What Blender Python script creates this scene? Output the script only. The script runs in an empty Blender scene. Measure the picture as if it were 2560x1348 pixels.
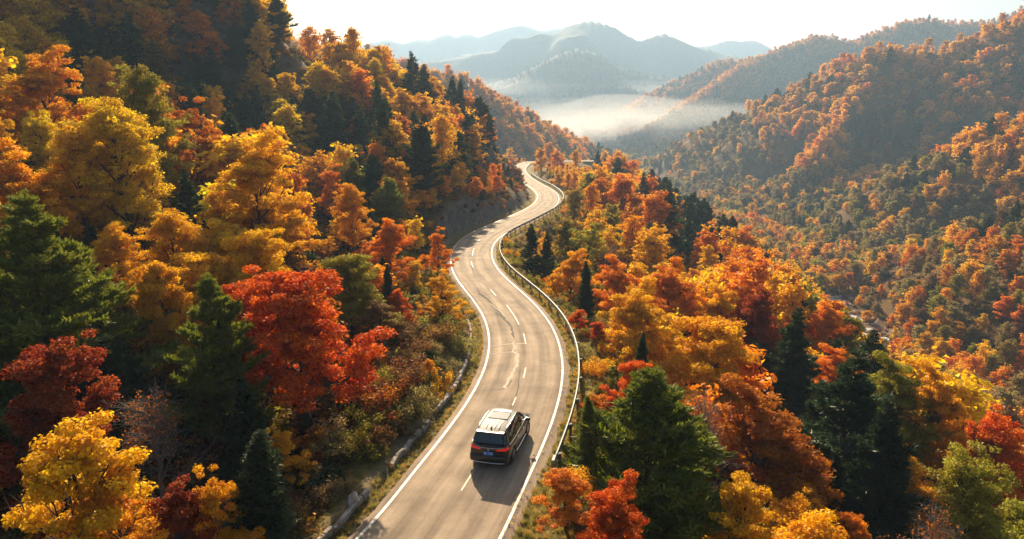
import bpy, bmesh, math, random
import numpy as np
from mathutils import Vector, Matrix
R = math.radians
SC = bpy.context.scene
COL = SC.collection
random.seed(7)
rng = np.random.default_rng(11)

# ------------------------------------------------------------------ camera
CAMZ = 16.3
PITCH = R(15.5)
F = 1704.0                      # focal length in pixels of the 2560 wide photograph
cam = bpy.data.cameras.new('camera'); cam.sensor_width = 36.0
cam.lens = 36.0 * F / 2560.0
cam.clip_start = 0.5; cam.clip_end = 30000
camo = bpy.data.objects.new('camera', cam); COL.objects.link(camo)
camo.location = (0, 0, CAMZ); camo.rotation_euler = (R(90) - PITCH, 0, 0)
SC.camera = camo

# ------------------------------------------------------------------ light
SUN_AZ, SUN_EL = R(-6), R(23.5)
W = bpy.data.worlds.new('World'); SC.world = W; W.use_nodes = True
nt = W.node_tree; nt.nodes.clear()
wo = nt.nodes.new('ShaderNodeOutputWorld'); bg = nt.nodes.new('ShaderNodeBackground')
sky = nt.nodes.new('ShaderNodeTexSky'); sky.sky_type = 'NISHITA'; sky.sun_disc = False
sky.sun_elevation = SUN_EL; sky.sun_rotation = SUN_AZ
sky.dust_density = 4.0; sky.air_density = 1.0; sky.altitude = 300
bg.inputs['Strength'].default_value = 0.05
nt.links.new(sky.outputs[0], bg.inputs[0]); nt.links.new(bg.outputs[0], wo.inputs[0])
sl = bpy.data.lights.new('sun', 'SUN'); sl.energy = 5.0; sl.angle = R(0.5); sl.color = (1.0, 0.80, 0.54)
so = bpy.data.objects.new('sun', sl); COL.objects.link(so)
sdir = Vector((math.sin(SUN_AZ) * math.cos(SUN_EL), math.cos(SUN_AZ) * math.cos(SUN_EL), math.sin(SUN_EL)))
so.rotation_euler = sdir.to_track_quat('Z', 'Y').to_euler()
so.location = (0, 0, 200)
SC.view_settings.view_transform = 'Standard'; SC.view_settings.look = 'None'
SC.view_settings.exposure = 1.32; SC.view_settings.gamma = 1.0
SC.render.engine = 'CYCLES'
cy = SC.cycles
cy.max_bounces = 7; cy.diffuse_bounces = 2; cy.glossy_bounces = 3; cy.transmission_bounces = 4
cy.volume_bounces = 0; cy.transparent_max_bounces = 8; cy.caustics_reflective = False; cy.caustics_refractive = False
cy.use_adaptive_sampling = True; cy.adaptive_threshold = 0.02

# ------------------------------------------------------------------ projection helpers
cp, sp = math.cos(PITCH), math.sin(PITCH)
def unproj(px, py, d):
    """the world point seen at pixel px,py of the photograph, at world distance y = d"""
    u = (px - 1280) / F; v = (674 - py) / F
    dy = cp + v * sp; dz = -sp + v * cp
    t = d / dy
    return (u * t, d, CAMZ + dz * t)
def proj(x, y, z):
    zz = z - CAMZ
    dep = y * cp - zz * sp
    up = y * sp + zz * cp
    return 1280 + F * x / dep, 674 - F * up / dep, dep
GR = 0.073
def road_z(y): return -GR * (y - 28.0)
def on_road(px, py):
    u = (px - 1280) / F; v = (674 - py) / F
    dy = cp + v * sp; dz = -sp + v * cp
    t = (CAMZ - 28 * GR) / -(dz + GR * dy)
    return (u * t, dy * t)

# ------------------------------------------------------------------ noise
def _h(ix, iy, s):
    n = (ix * 374761393 + iy * 668265263 + s * 974711) & 0x7fffffff
    n = ((n ^ (n >> 13)) * 1274126177) & 0x7fffffff
    return ((n ^ (n >> 16)) & 0xffff) / 65535.0
def vnoise(x, y, s=0):
    x = np.asarray(x, float); y = np.asarray(y, float)
    ix = np.floor(x).astype(np.int64); iy = np.floor(y).astype(np.int64)
    fx = x - ix; fy = y - iy
    fx = fx * fx * (3 - 2 * fx); fy = fy * fy * (3 - 2 * fy)
    a = _h(ix, iy, s); b = _h(ix + 1, iy, s); c = _h(ix, iy + 1, s); d = _h(ix + 1, iy + 1, s)
    return (a + (b - a) * fx) * (1 - fy) + (c + (d - c) * fx) * fy
def fbm(x, y, s=0, o=4):
    t = 0; a = 1; n = 0
    for k in range(o):
        t = t + a * (vnoise(x * 2 ** k, y * 2 ** k, s + k) - .5) * 2; n += a; a *= .5
    return t / n
def sstep(a, b, x):
    t = np.clip((x - a) / (b - a), 0, 1); return t * t * (3 - 2 * t)

# ------------------------------------------------------------------ road centre line (from its two painted edges)
LE = [(905,1348),(985,1250),(1060,1152),(1130,1072),(1180,1010),(1206,955),(1222,900),(1224,850),(1212,800),(1190,756),(1160,722),(1136,690),(1123,656),(1127,627),(1154,589),(1191,572),(1241,554),(1299,527),(1326,506),(1333,489),(1324,477),(1303,458),(1287,436),(1284,421),(1300,409),(1316,404)]
RE = [(1240,1348),(1290,1250),(1345,1140),(1385,1060),(1405,1000),(1418,920),(1415,870),(1403,830),(1366,780),(1330,752),(1290,718),(1249,685),(1229,643),(1233,618),(1258,593),(1316,560),(1366,535),(1403,514),(1409,494),(1391,473),(1353,456),(1322,440),(1312,425),(1320,412),(1333,406)]
def catmull(P, step):
    P = [np.array(p, float) for p in P]
    P = [2 * P[0] - P[1]] + P + [2 * P[-1] - P[-2]]
    out = []
    for i in range(1, len(P) - 2):
        p0, p1, p2, p3 = P[i-1:i+3]
        n = max(2, int(np.linalg.norm(p2 - p1) / step))
        for k in range(n):
            t = k / n
            out.append(.5 * ((2*p1) + (-p0+p2)*t + (2*p0-5*p1+4*p2-p3)*t*t + (-p0+3*p1-3*p2+p3)*t**3))
    out.append(P[-2]); return np.array(out)
def resample(A, step):
    s = np.r_[0, np.cumsum(np.linalg.norm(np.diff(A, axis=0), axis=1))]
    n = int(s[-1] / step); t = np.linspace(0, s[-1], n + 1)
    return np.stack([np.interp(t, s, A[:, k]) for k in range(A.shape[1])], 1)
LW = resample(catmull([on_road(*p) for p in LE], .5), .5)
RW = resample(catmull([on_road(*p) for p in RE], .5), .5)
HW = 2.4
cl = []
for i in range(0, len(LW), 4):
    p = LW[i]; j = np.argmin(np.linalg.norm(RW - p, axis=1)); q = RW[j]
    n = (q - p) / max(1e-6, np.linalg.norm(q - p)); cl.append((p + q) / 2)
cl = np.array(cl)
for _ in range(10):
    cl[1:-1] = .25 * cl[:-2] + .5 * cl[1:-1] + .25 * cl[2:]
d0 = cl[2] - cl[0]; d0 /= np.linalg.norm(d0)
back = [cl[0] - d0 * k + np.array([-.012 * k * k, 0]) for k in (40, 32, 24, 16, 8)]
end = cl[-1]; de = np.array([1.0, .25])
fwd = [end + np.array([8, 7]), end + np.array([20, 12]), end + np.array([34, 13])]
CL = resample(catmull(back + list(cl[::2]) + fwd, .5), .6)
for _ in range(6):
    CL[1:-1] = .25 * CL[:-2] + .5 * CL[1:-1] + .25 * CL[2:]
TG = np.gradient(CL, axis=0); TG /= np.linalg.norm(TG, axis=1)[:, None]
NR = np.stack([TG[:, 1], -TG[:, 0]], 1)          # to the valley side
SS = np.r_[0, np.cumsum(np.linalg.norm(np.diff(CL, axis=0), axis=1))]
def road_near(x, y, lim=1e9):
    """signed distance from the centre line (+ = valley side) and index"""
    n = len(x); out = np.full(n, 999.0); idx = np.zeros(n, int)
    S = CL[::2]
    for a in range(0, n, 4000):
        q = np.stack([x[a:a+4000], y[a:a+4000]], 1)
        D = ((q[:, None, :] - S[None]) ** 2).sum(2)
        j = D.argmin(1) * 2
        j = np.minimum(j, len(CL) - 1)
        v = q - CL[j]
        lat = (v * NR[j]).sum(1); dd = np.sqrt(D.min(1))
        out[a:a+4000] = np.where(lat >= 0, dd, -dd); idx[a:a+4000] = j
    near = np.abs(out) < 8
    lat = ((np.stack([x, y], 1) - CL[idx]) * NR[idx]).sum(1)
    out = np.where(near & (idx > 1) & (idx < len(CL) - 3), lat, out)
    return out, idx

# ------------------------------------------------------------------ hand placed trees
# kind, colour, px, ytop, distance, height, width factor, label
C = dict(Y=(.93,.49,.009), G=(.92,.43,.008), O=(.87,.275,.006), R=(.76,.135,.008), D=(.38,.058,.012), U=(.58,.17,.010),
         B=(.26,.13,.03), L=(.36,.30,.025), T=(.42,.31,.10), N=(.036,.060,.018), P=(.19,.21,.018), A=(.26,.225,.19))
HAND = [
 ('maple','Y',600,305,50,10.5,1.05,'big open yellow tree with dark trunk and limbs showing above the crimson maple'),
 ('maple','R',740,612,30,10.0,1.0,'big scarlet maple standing uphill of the car'),
 ('oval','Y',290,262,52,12,1.05,'tall bright yellow tree in the uphill grove'),
 ('oval','L',355,180,62,13,.8,'slim pale yellow-green tree topping the uphill grove'),
 ('oval','Y',180,330,46,10,.95,'yellow tree between the tall yellow one and the dark pine'),
 ('sparse','U',470,222,62,10,1.0,'thin rust-red tree with visible branches behind the open yellow tree'),
 ('fir','N',190,18,85,13,1.0,'lone dark fir rising above the yellow slope'),
 ('pine','P',60,478,30,12,1.15,'broad dark pine in front of the yellow grove'),
 ('maple','Y',392,590,33,9,.62,'narrow yellow maple between the dark pine and the scarlet maple'),
 ('pine','P',522,680,29,9.5,.85,'shaggy green pine beside the scarlet maple'),
 ('maple','D',85,790,24,8,.9,'dark wine-red maple in shade below the broad pine'),
 ('sparse','Y',110,960,17.5,8,.95,'amber maple with large leaves closest to the bottom corner'),
 ('bare','A',340,915,24,7.5,1.0,'bare grey tree with few leaves in the dark hollow'),
 ('sparse','G',700,1065,25,5,.7,'small amber tree under the scarlet maple'),
 ('cone','N',640,1120,20,7,.95,'small dark conical evergreen in the shaded hollow'),
 ('pine','N',262,835,28,8.5,1.0,'dark pine in the gap behind the bare grey tree'),
 ('fir','N',600,940,25,6.5,.9,'low dark fir under the scarlet maple'),
 ('sparse','G',265,1185,17,5.5,1.0,'spreading amber sapling under the large-leaved amber maple'),
 ('sparse','D',400,1160,18,5.5,.8,'dark red maple at the foot of the bare grey tree'),
 ('sparse','G',545,1140,19,5.5,.65,'amber tree beside the dark conical evergreen'),
 ('fir','N',828,228,110,12,1.0,'taller of two firs on the shaded spur'),
 ('fir','N',897,262,106,10,.9,'shorter of two firs on the shaded spur'),
 ('pine','P',880,390,84,10,.8,'green pine above the golden tree near the cliff'),
 ('pine','P',968,440,80,9.5,1.0,'wide green pine group edge beside the road bend'),
 ('sparse','O',815,398,78,8,.9,'pale orange thinning tree beside the green pine'),
 ('oval','G',872,470,66,8.5,.9,'golden-orange oval tree below the green pine'),
 ('maple','O',960,530,58,7,.95,'red-orange tree below the wide green pine'),
 ('sparse','O',1085,560,60,5.5,.8,'sparse orange tree by the uphill bend of the road'),
 ('maple','L',860,600,42,8,1.0,'lime-yellow tree behind the scarlet maple'),
 ('oval','Y',640,62,122,10,.9,'yellow tree on the sunlit upper spur'),
 ('oval','G',765,72,130,10,1.1,'amber tree on the sunlit upper spur'),
 ('maple','G',850,88,138,9,1.1,'amber tree just below the spur crest'),
 ('maple','O',500,18,112,10,1.0,'red-orange tree high on the shaded slope'),
 ('oval','B',378,112,100,9,1.0,'brown tree alone among dark evergreens on the slope'),
 ('fir','N',1130,188,160,9,.9,'fir standing out on the descending crest'),
 ('fir','N',1028,128,156,11,1.0,'tallest of the dark firs on the crest'),
 ('fir','N',1058,160,156,10,1.0,'dark fir next to the tallest one on the crest'),
 ('maple','G',1226,382,165,5.5,.9,'bright amber tree on the rock cliff edge'),
 ('sparse','G',1105,672,47,5,.95,'amber tree leaning over the road edge at the bend'),
 ('sparse','B',955,742,39,5.5,.95,'brown drying tree beside the scarlet maple'),
 ('maple','R',1000,722,45,4.2,.8,'small red tree behind the brown drying tree'),
 ('maple','G',60,100,62,11,1.1,'golden tree at the frame edge below the lone fir'),
 ('oval','G',245,150,76,9,1.0,'amber tree in front of the lone fir'),
 ('maple','G',50,335,43,10,1.0,'golden-orange tree behind the broad dark pine'),
 ('sparse','G',1072,902,35,2.4,.8,'small amber sapling on the rock bank above the car'),
 ('cone','N',965,660,46,4,.9,'little dark conical evergreen behind the brown drying tree'),
 ('pine','P',1640,918,26.5,11,1.15,'huge yellow-green pine beside the guardrail end'),
 ('maple','Y',1598,700,45,9,.98,'rounded yellow maple below the road bend'),
 ('maple','G',1775,738,42,11,1.1,'big orange-amber maple beyond the rounded yellow maple'),
 ('maple','D',1928,698,55,10,.85,'dark rust-red tree behind the big orange maple'),
 ('fir','N',2000,770,50,11,.95,'dark fir beside the dark rust-red tree'),
 ('fir','N',2135,870,37,14,1.1,'tall black-green fir on the lower slope'),
 ('fir','N',2235,1000,33,11,1.0,'second black-green fir in front of the tall one'),
 ('maple','U',1955,945,32,10.5,1.0,'large rust-red maple in shade beyond the huge pine'),
 ('maple','L',2285,880,43,9.5,.9,'yellow-green tree behind the black-green firs'),
 ('maple','Y',2385,900,42,9,.8,'golden-yellow tree next to the yellow-green one'),
 ('maple','R',2515,1000,37,9,.85,'red tree on the slope edge above the valley'),
 ('oval','L',2480,1150,28,9,.9,'olive willow-like tree below the red tree'),
 ('sparse','Y',1885,1115,24,8,.8,'sparse yellow tree between the huge pine and rust-red maple'),
 ('maple','G',2085,1270,19.5,8,.85,'amber treetop at the very bottom edge'),
 ('sparse','O',1420,1178,22,3.6,1.1,'orange-red bush-like tree just beside the white road line'),
 ('maple','R',1545,1200,21,5.5,.8,'red tree at the foot of the huge pine'),
 ('maple','G',1420,610,62,7,.95,'bright orange tree below the guardrail curve'),
 ('cone','N',1466,652,56,6.5,.75,'narrow dark evergreen in front of the bright orange tree'),
 ('fir','N',1330,560,73,8.5,.8,'dark fir just below the guardrail at the bend'),
 ('fir','N',1368,578,72,7.5,.75,'smaller dark fir touching the one below the guardrail'),
 ('maple','O',1555,430,130,11,1.2,'wide orange tree on the shoulder below the far bend'),
 ('maple','O',1642,468,115,10.5,1.1,'orange tree on the shoulder overlooking the valley'),
 ('fir','N',1495,376,225,10,.9,'dark fir standing on the ridge beyond the far bend'),
 ('pine','N',1545,392,210,9,1.1,'dark pine close to the fir on the far ridge'),
 ('fir','N',1610,430,160,9,.9,'dark fir over the orange shoulder trees'),
 ('pine','N',1728,500,150,9,.9,'dark pine of the pair on the valley rim'),
 ('pine','N',1752,505,146,8.5,.9,'other dark pine of the pair on the valley rim'),
 ('fir','N',1725,545,120,9,.85,'dark fir below the pines on the valley rim'),
 ('maple','O',1565,640,62,8.5,1.05,'orange-red tree behind the rounded yellow maple'),
 ('maple','O',1690,650,65,9,1.1,'wide orange tree behind the big orange maple'),
 ('maple','G',1800,690,58,8.5,.9,'orange tree in the row behind the big orange maple'),
 ('maple','R',1585,872,34,4.5,.95,'small red tree between the rounded yellow maple and huge pine'),
 ('bare','A',1768,935,31,7,1.25,'bare grey twiggy tree behind the huge pine'),
 ('maple','R',1440,768,47,2.4,1.0,'small crimson bush-tree below the guardrail'),
 ('maple','R',1492,795,45,2.4,1.0,'second crimson bush-tree near the rounded yellow maple'),
 ('cone','P',1472,1035,27,4.6,.8,'small green evergreen between guardrail and huge pine'),
 ('cone','N',1608,830,37,5,.8,'small dark evergreen under the rounded yellow maple'),
 ('maple','O',2110,850,56,8,1.0,'orange-red tree behind the tall black-green fir'),
 ('maple','O',2060,735,72,9,1.0,'orange tree beyond the dark fir on the slope edge'),
 ('bare','A',1525,590,80,6,1.4,'bare grey bushy tree on the shoulder'),
 ('bare','A',2330,1190,24,7,.9,'bare brown twiggy tree in front of the black-green firs'),
 ('maple','O',1775,560,105,8,1.0,'orange tree on the valley rim beside the dark pines'),
 ('maple','G',1352,366,240,9,1.0,'golden tree standing where the far bend disappears'),
 ('maple','O',1398,372,245,9,1.1,'orange tree on the valley side of the far bend'),
 ('oval','Y',1436,378,235,8,1.1,'yellow tree between the far bend and the ridge fir'),
 ('maple','G',1268,332,362,10,1.2,'golden tree behind the far guardrail by the cliff'),
 ('maple','O',1322,346,362,10,1.2,'orange tree behind the middle of the far guardrail'),
 ('maple','Y',1375,350,352,10,1.1,'yellow-gold tree behind the end of the far guardrail'),
 ('maple','Y',1775,600,95,6,.8,'small golden tree below the valley rim pines'),
]

# ------------------------------------------------------------------ terrain
ctrl = []   # x, y, z, weight
for h in HAND:
    x, y, z = unproj(h[2], h[3], h[4]); ctrl.append((x, y, z - h[5], 1.0))
for i in range(0, len(CL), 14):
    if 10 < CL[i, 1] < 400: ctrl.append((CL[i, 0], CL[i, 1], road_z(CL[i, 1]), 4.0))
for x, y, z in [(-5.6,35,2.7),(-6.2,42,2.7),(-8,29,2.2),(-9.5,24,1.6),(-9.5,21,.5),(-9,44,.5),(-14,12,1),(-30,12,3),(-60,30,12),(-75,60,18),(-100,100,42),(-70,100,21),
                (-60,150,20),(-90,170,30),(-40,175,6),(-25,195,-4),(-60,210,5),(-110,220,15),(-20,240,-20),(-60,260,-12),(-110,300,-10),
                (-7,190,-9),(-30,310,-30),(-14,88,-2),(-25,88,-1),(-33,82,1.5),(0,330,-25),(40,300,-28),(20,280,-21),(45,240,-22),
                (5,330,-26),(60,260,-34),(47,80,-24),(47,110,-23),(44,140,-19),(40,180,-19),(36,210,-19),(30,250,-19),
                (49,65,-24),(75,100,-38),(75,140,-38),(85,174,-43),(70,60,-34),(60,40,-29),(40,25,-20),(25,15,-15),(12,12,-7),
                (70,200,-36),(75,240,-44),(100,100,-52),(110,200,-58),(50,10,-22),(90,30,-50)]:
    ctrl.append((x, y, z, 1.0))
for px, py, d, h in [(740,0,128,9),(690,-50,124,9),(600,-130,122,9),(450,-260,125,9),(250,-330,120,9),(0,-330,110,9),(900,85,142,8),(960,115,150,8),(1190,262,168,7),(1235,310,172,7),(1262,370,176,5),(1240,420,160,3),(1100,440,104,0),(1180,470,120,0),(1000,400,98,2)]:
    x, y, z = unproj(px, py, d); ctrl.append((x, y, z - h, 1.5))
ctrl = np.array(ctrl)
SCL = 50.0
def tps_fit(P, z, w, lam):
    n = len(P); D = np.linalg.norm(P[:, None] - P[None], axis=2)
    K = np.where(D > 0, D * D * np.log(D + 1e-12), 0) + np.diag(lam / w)
    A = np.zeros((n + 3, n + 3)); A[:n, :n] = K; A[:n, n] = 1; A[:n, n+1:] = P; A[n, :n] = 1; A[n+1:, :n] = P.T
    return np.linalg.solve(A, np.r_[z, 0, 0, 0])
TP = ctrl[:, :2] / SCL
TW = tps_fit(TP, ctrl[:, 2], ctrl[:, 3], .02)
def tps(x, y):
    x = np.asarray(x, float) / SCL; y = np.asarray(y, float) / SCL; out = np.zeros(x.shape)
    for a in range(0, len(x), 20000):
        q = np.stack([x[a:a+20000], y[a:a+20000]], 1)
        r2 = ((q[:, None] - TP[None]) ** 2).sum(2)
        out[a:a+20000] = (.5 * r2 * np.log(r2 + 1e-18)) @ TW[:-3] + TW[-3] + q @ TW[-2:]
    return out
RIV = np.array([(60,-40,-30),(64,0,-31),(66,60,-36),(76,120,-40),(87,160,-43),(95,190,-45),(112,240,-48),(122,290,-51),(120,340,-54),(112,420,-58),(118,520,-62),(138,650,-68),(150,800,-73),(110,1000,-78),(50,1300,-82),(-60,1800,-88),(-300,2600,-92),(-500,3600,-95)], float)
RIV = resample(catmull([tuple(p) for p in RIV], 6), 6)
RIV[:, 0] += 3.0 * np.sin(RIV[:, 1] * .06)
def river_at(x, y):
    best = np.full(len(x), 1e9); zz = np.zeros(len(x)); sgn = np.zeros(len(x))
    P = RIV[::3]
    for a in range(0, len(x), 4000):
        q = np.stack([x[a:a+4000], y[a:a+4000]], 1)
        D = ((q[:, None] - P[None, :, :2]) ** 2).sum(2); j = D.argmin(1)
        best[a:a+4000] = np.sqrt(D.min(1)); zz[a:a+4000] = P[j, 2]; sgn[a:a+4000] = np.sign(q[:, 0] - P[j, 0])
    return best, zz, sgn
# crest lines of the hills: pixel of the crest and its distance; fall = slope away from the crest; trees = height taken off
RID = [
 dict(name='r0', fall=.62, off=7, P=[(2900,420,150),(2560,490,178),(2400,575,190),(2250,660,200),(2190,735,205)]),
 dict(name='r1', fall=.78, off=7, P=[(3100,120,240),(2800,200,260),(2560,272,280),(2400,330,292),(2300,385,300),(2130,470,312),(1960,545,325),(1850,590,335)]),
 dict(name='r1b', fall=.8, off=7, P=[(2300,385,300),(2380,500,262),(2260,640,238)]),
 dict(name='r2', fall=.78, off=8, P=[(3200,-260,470),(2800,-90,480),(2560,2,490),(2450,62,500),(2380,90,505),(2280,92,510),(2180,102,515),(2090,145,525),(1980,205,545),(1830,270,575),(1700,335,600),(1640,372,615),(1600,402,640)]),
 #dict(name='r2b', fall=.85, off=8, P=[(1980,205,545),(1900,330,470),(1800,440,430),(1700,500,415)]),
 dict(name='r2c', fall=1.15, off=8, P=[(2200,105,515),(2090,300,430),(1990,400,395),(1880,500,370)]),
 dict(name='r3', fall=.8, off=8, P=[(2900,-120,1049),(2640,-20,1074),(2500,32,1098),(2400,44,1104),(2300,32,1110),(2230,52,1122),(2130,88,1135),(2050,74,1147),(1990,95,1159),(1930,120,1171),(1860,135,1183),(1800,142,1202),(1740,170,1220),(1650,212,1244),(1560,262,1269),(1490,302,1293),(1440,330,1318)]),
 dict(name='r3b', fall=.85, off=8, P=[(1930,125,1171),(1840,160,1074),(1750,230,1013),(1650,290,976),(1560,330,964),(1500,355,964)]),
 dict(name='r4', fall=.85, off=8, P=[(1340,300,1570),(1370,268,1560),(1410,235,1550),(1460,215,1540),(1510,218,1540),(1560,220,1540),(1620,240,1550),(1700,230,1570)]),
 dict(name='r5', fall=.7, off=8, P=[(700,60,420),(900,110,430),(1060,148,440),(1150,168,450),(1200,195,462),(1260,228,475),(1310,262,490),(1350,292,510),(1400,318,535),(1450,332,560),(1510,355,600),(1560,382,640)]),
 dict(name='r6', fall=.62, off=0, P=[(900,190,2150),(1020,160,2150),(1080,150,2150),(1200,130,2150),(1290,118,2170),(1340,96,2180),(1400,82,2200),(1440,56,2200),(1480,49,2200),(1530,62,2200),(1560,82,2210),(1600,96,2220),(1650,82,2220),(1690,90,2230),(1720,110,2240),(1780,122,2250),(1850,140,2250),(1950,160,2250),(2200,170,2250)]),
 dict(name='r6b', fall=.62, off=0, P=[(1230,205,1750),(1300,188,1740),(1350,160,1730),(1400,135,1720),(1440,120,1720),(1480,126,1720),(1530,155,1720),(1600,176,1730),(1650,186,1730),(1720,200,1740)]),
 dict(name='r7', fall=.6, off=0, P=[(500,120,3200),(800,112,3200),(940,103,3200),(965,95,3200),(1000,106,3200),(1050,96,3200),(1080,98,3200),(1120,82,3200),(1145,94,3200),(1165,80,3200),(1200,86,3200),(1250,68,3200),(1300,56,3200),(1350,70,3200),(1420,64,3200),(1500,90,3200),(1650,120,3200),(1750,112,3200),(1800,102,3200),(1860,95,3200),(1900,105,3200),(1960,125,3200),(2200,100,3200),(2600,90,3200)]),
]
for r in RID:
    A = catmull([unproj(*p) for p in r['P']], 12); r['A'] = resample(A, 10 if r['P'][0][2] < 1200 else 22)
def hillz(x, y):
    out = np.full(len(x), -1e3)
    dist = np.hypot(x, y)
    for r in RID:
        A = r['A']; my = A[:, 1].mean(); big = my > 1620
        m = np.where(np.abs(y - my) < (1500 if big else 520))[0]
        if not len(m): continue
        for a in range(0, len(m), 6000):
            mm = m[a:a+6000]
            q = np.stack([x[mm], y[mm]], 1)
            D = np.sqrt(((q[:, None] - A[None, :, :2]) ** 2).sum(2))
            # noise makes the flanks fall in spurs and gullies
            k = 1.0 if not big else 3.0
            nz = fbm(x[mm] / (55 * k), y[mm] / (55 * k), 31, 3)
            fall = r['fall'] * (1 + (.34 if not big else .75) * nz)
            hz = (A[None, :, 2] - r['off'] - fall[:, None] * D).max(1)
            if big: hz = hz + 3 * fbm(x[mm] / 55, y[mm] / 55, 91, 3) + 20 * fbm(x[mm] / 210, y[mm] / 210, 95, 3) * sstep(20, 200, D.min(1))
            out[mm] = np.maximum(out[mm], hz)
    return out
def base_z(x, y):
    """ground height without the road bed"""
    x = np.asarray(x, float); y = np.asarray(y, float)
    r = np.hypot(x, y)
    near = tps(x, y)
    near = near + fbm(x / 9, y / 9, 5, 3) * .55 * sstep(14, 40, r) + fbm(x/30, y/30, 9, 2) * 1.6 * sstep(90, 160, r)
    near = np.where(y < 8, near * 0 + np.clip(near, -40, 20), near)
    near = near - np.maximum(0, r - 340) * .5 - np.maximum(0, -x - 130) * .1
    near = near - np.maximum(0, y - 285) * .9 * sstep(45, 80, x)
    near = np.minimum(near, 75)
    bd, bz, sg = river_at(x, y)
    val = np.where(sg > 0, bz + np.maximum(0, bd - 6) * .16, bz + np.clip(bd - 6, 0, 25) * .16) + fbm(x / 20, y / 20, 3, 3) * 1.2 * sstep(5, 20, bd)
    val = np.where(sg > 0, np.minimum(val, bz + 30), val)
    # the near slope must not fill the river bed
    near = np.where((bd < 12) & (y > 130), near - (12 - bd) * .5, near)
    hz = hillz(x, y)
    z = np.maximum(np.maximum(near, val), hz)
    z = np.where((bd < 6) & (y < 1500) & (y > 140), np.minimum(z, bz + .1 * bd - .3), z)
    return z
def ground_z(x, y, want=False):
    x = np.asarray(x, float); y = np.asarray(y, float)
    z = base_z(x, y)
    m = np.where((np.hypot(x, y) < 460) & (x > -70) & (x < 110))[0]
    lat = np.full(len(x), 99.0)
    if len(m):
        l, j = road_near(x[m], y[m]); lat[m] = l
        rz = road_z(CL[j, 1])
        a = np.abs(l)
        wide = np.where(l > 0, sstep(HW + 1.7, HW + 4.2, a), sstep(HW + 1.5, HW + 3.4 , a))
        bed = rz - .07 - .0012 * CL[j, 1] - np.where((l < 0) & (a > HW + .75) & (a < HW + 1.25), .22, 0)
        z[m] = bed * (1 - wide) + z[m] * wide
    return (z, lat) if want else z

# ------------------------------------------------------------------ mesh helpers
def mesh_np(name, V, faces_flat, sizes, attrs=None, smooth=False, uv=None):
    me = bpy.data.meshes.new(name)
    V = np.asarray(V, np.float32); ff = np.asarray(faces_flat, np.int32); sz = np.asarray(sizes, np.int32)
    me.vertices.add(len(V)); me.vertices.foreach_set('co', V.ravel())
    me.loops.add(len(ff)); me.loops.foreach_set('vertex_index', ff)
    me.polygons.add(len(sz)); me.polygons.foreach_set('loop_start', np.r_[0, np.cumsum(sz)[:-1]].astype(np.int32))
    me.polygons.foreach_set('loop_total', sz)
    if smooth: me.polygons.foreach_set('use_smooth', np.ones(len(sz), bool))
    if attrs:
        for k, (dom, arr) in attrs.items():
            a = me.attributes.new(k, 'FLOAT', dom); a.data.foreach_set('value', np.asarray(arr, np.float32))
    if uv is not None:
        u = me.uv_layers.new(name='UVMap'); u.data.foreach_set('uv', np.asarray(uv, np.float32).ravel())
    me.update(calc_edges=True); return me
def tag(o, label=None, cat=None, group=None, kind=None):
    if label: o['label'] = label
    if cat: o['category'] = cat
    if group: o['group'] = group
    if kind: o['kind'] = kind
    return o
def link(name, me, parent=None, mats=()):
    o = bpy.data.objects.new(name, me); COL.objects.link(o)
    if me is not None:
        for m in mats: me.materials.append(m)
    if parent: o.parent = parent
    return o
def empty(name, loc, rz=0, s=(1, 1, 1)):
    o = bpy.data.objects.new(name, None); COL.objects.link(o)
    o.location = loc; o.rotation_euler = (0, 0, rz); o.scale = s; o.empty_display_size = .3
    return o

# ------------------------------------------------------------------ materials
def nmat(name):
    m = bpy.data.materials.new(name); m.use_nodes = True
    n = m.node_tree; n.nodes.clear(); out = n.nodes.new('ShaderNodeOutputMaterial')
    return m, n, out
def N(n, t, **kw):
    x = n.nodes.new(t)
    for k, v in kw.items():
        if k in ('op',): x.operation = v
        elif k.startswith('i'): x.inputs[int(k[1:])].default_value = v
        else: setattr(x, k, v)
    return x
def pbr(name, col, rough=.5, metal=0, coat=0, emis=None, es=0, spec=.5):
    m, n, out = nmat(name); b = N(n, 'ShaderNodeBsdfPrincipled'); n.links.new(b.outputs[0], out.inputs[0])
    b.inputs['Base Color'].default_value = (*col, 1); b.inputs['Roughness'].default_value = rough
    b.inputs['Metallic'].default_value = metal; b.inputs['Coat Weight'].default_value = coat; b.inputs['Coat Roughness'].default_value = .04
    b.inputs['Specular IOR Level'].default_value = spec
    if emis: b.inputs['Emission Color'].default_value = (*emis, 1); b.inputs['Emission Strength'].default_value = es
    return m
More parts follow.
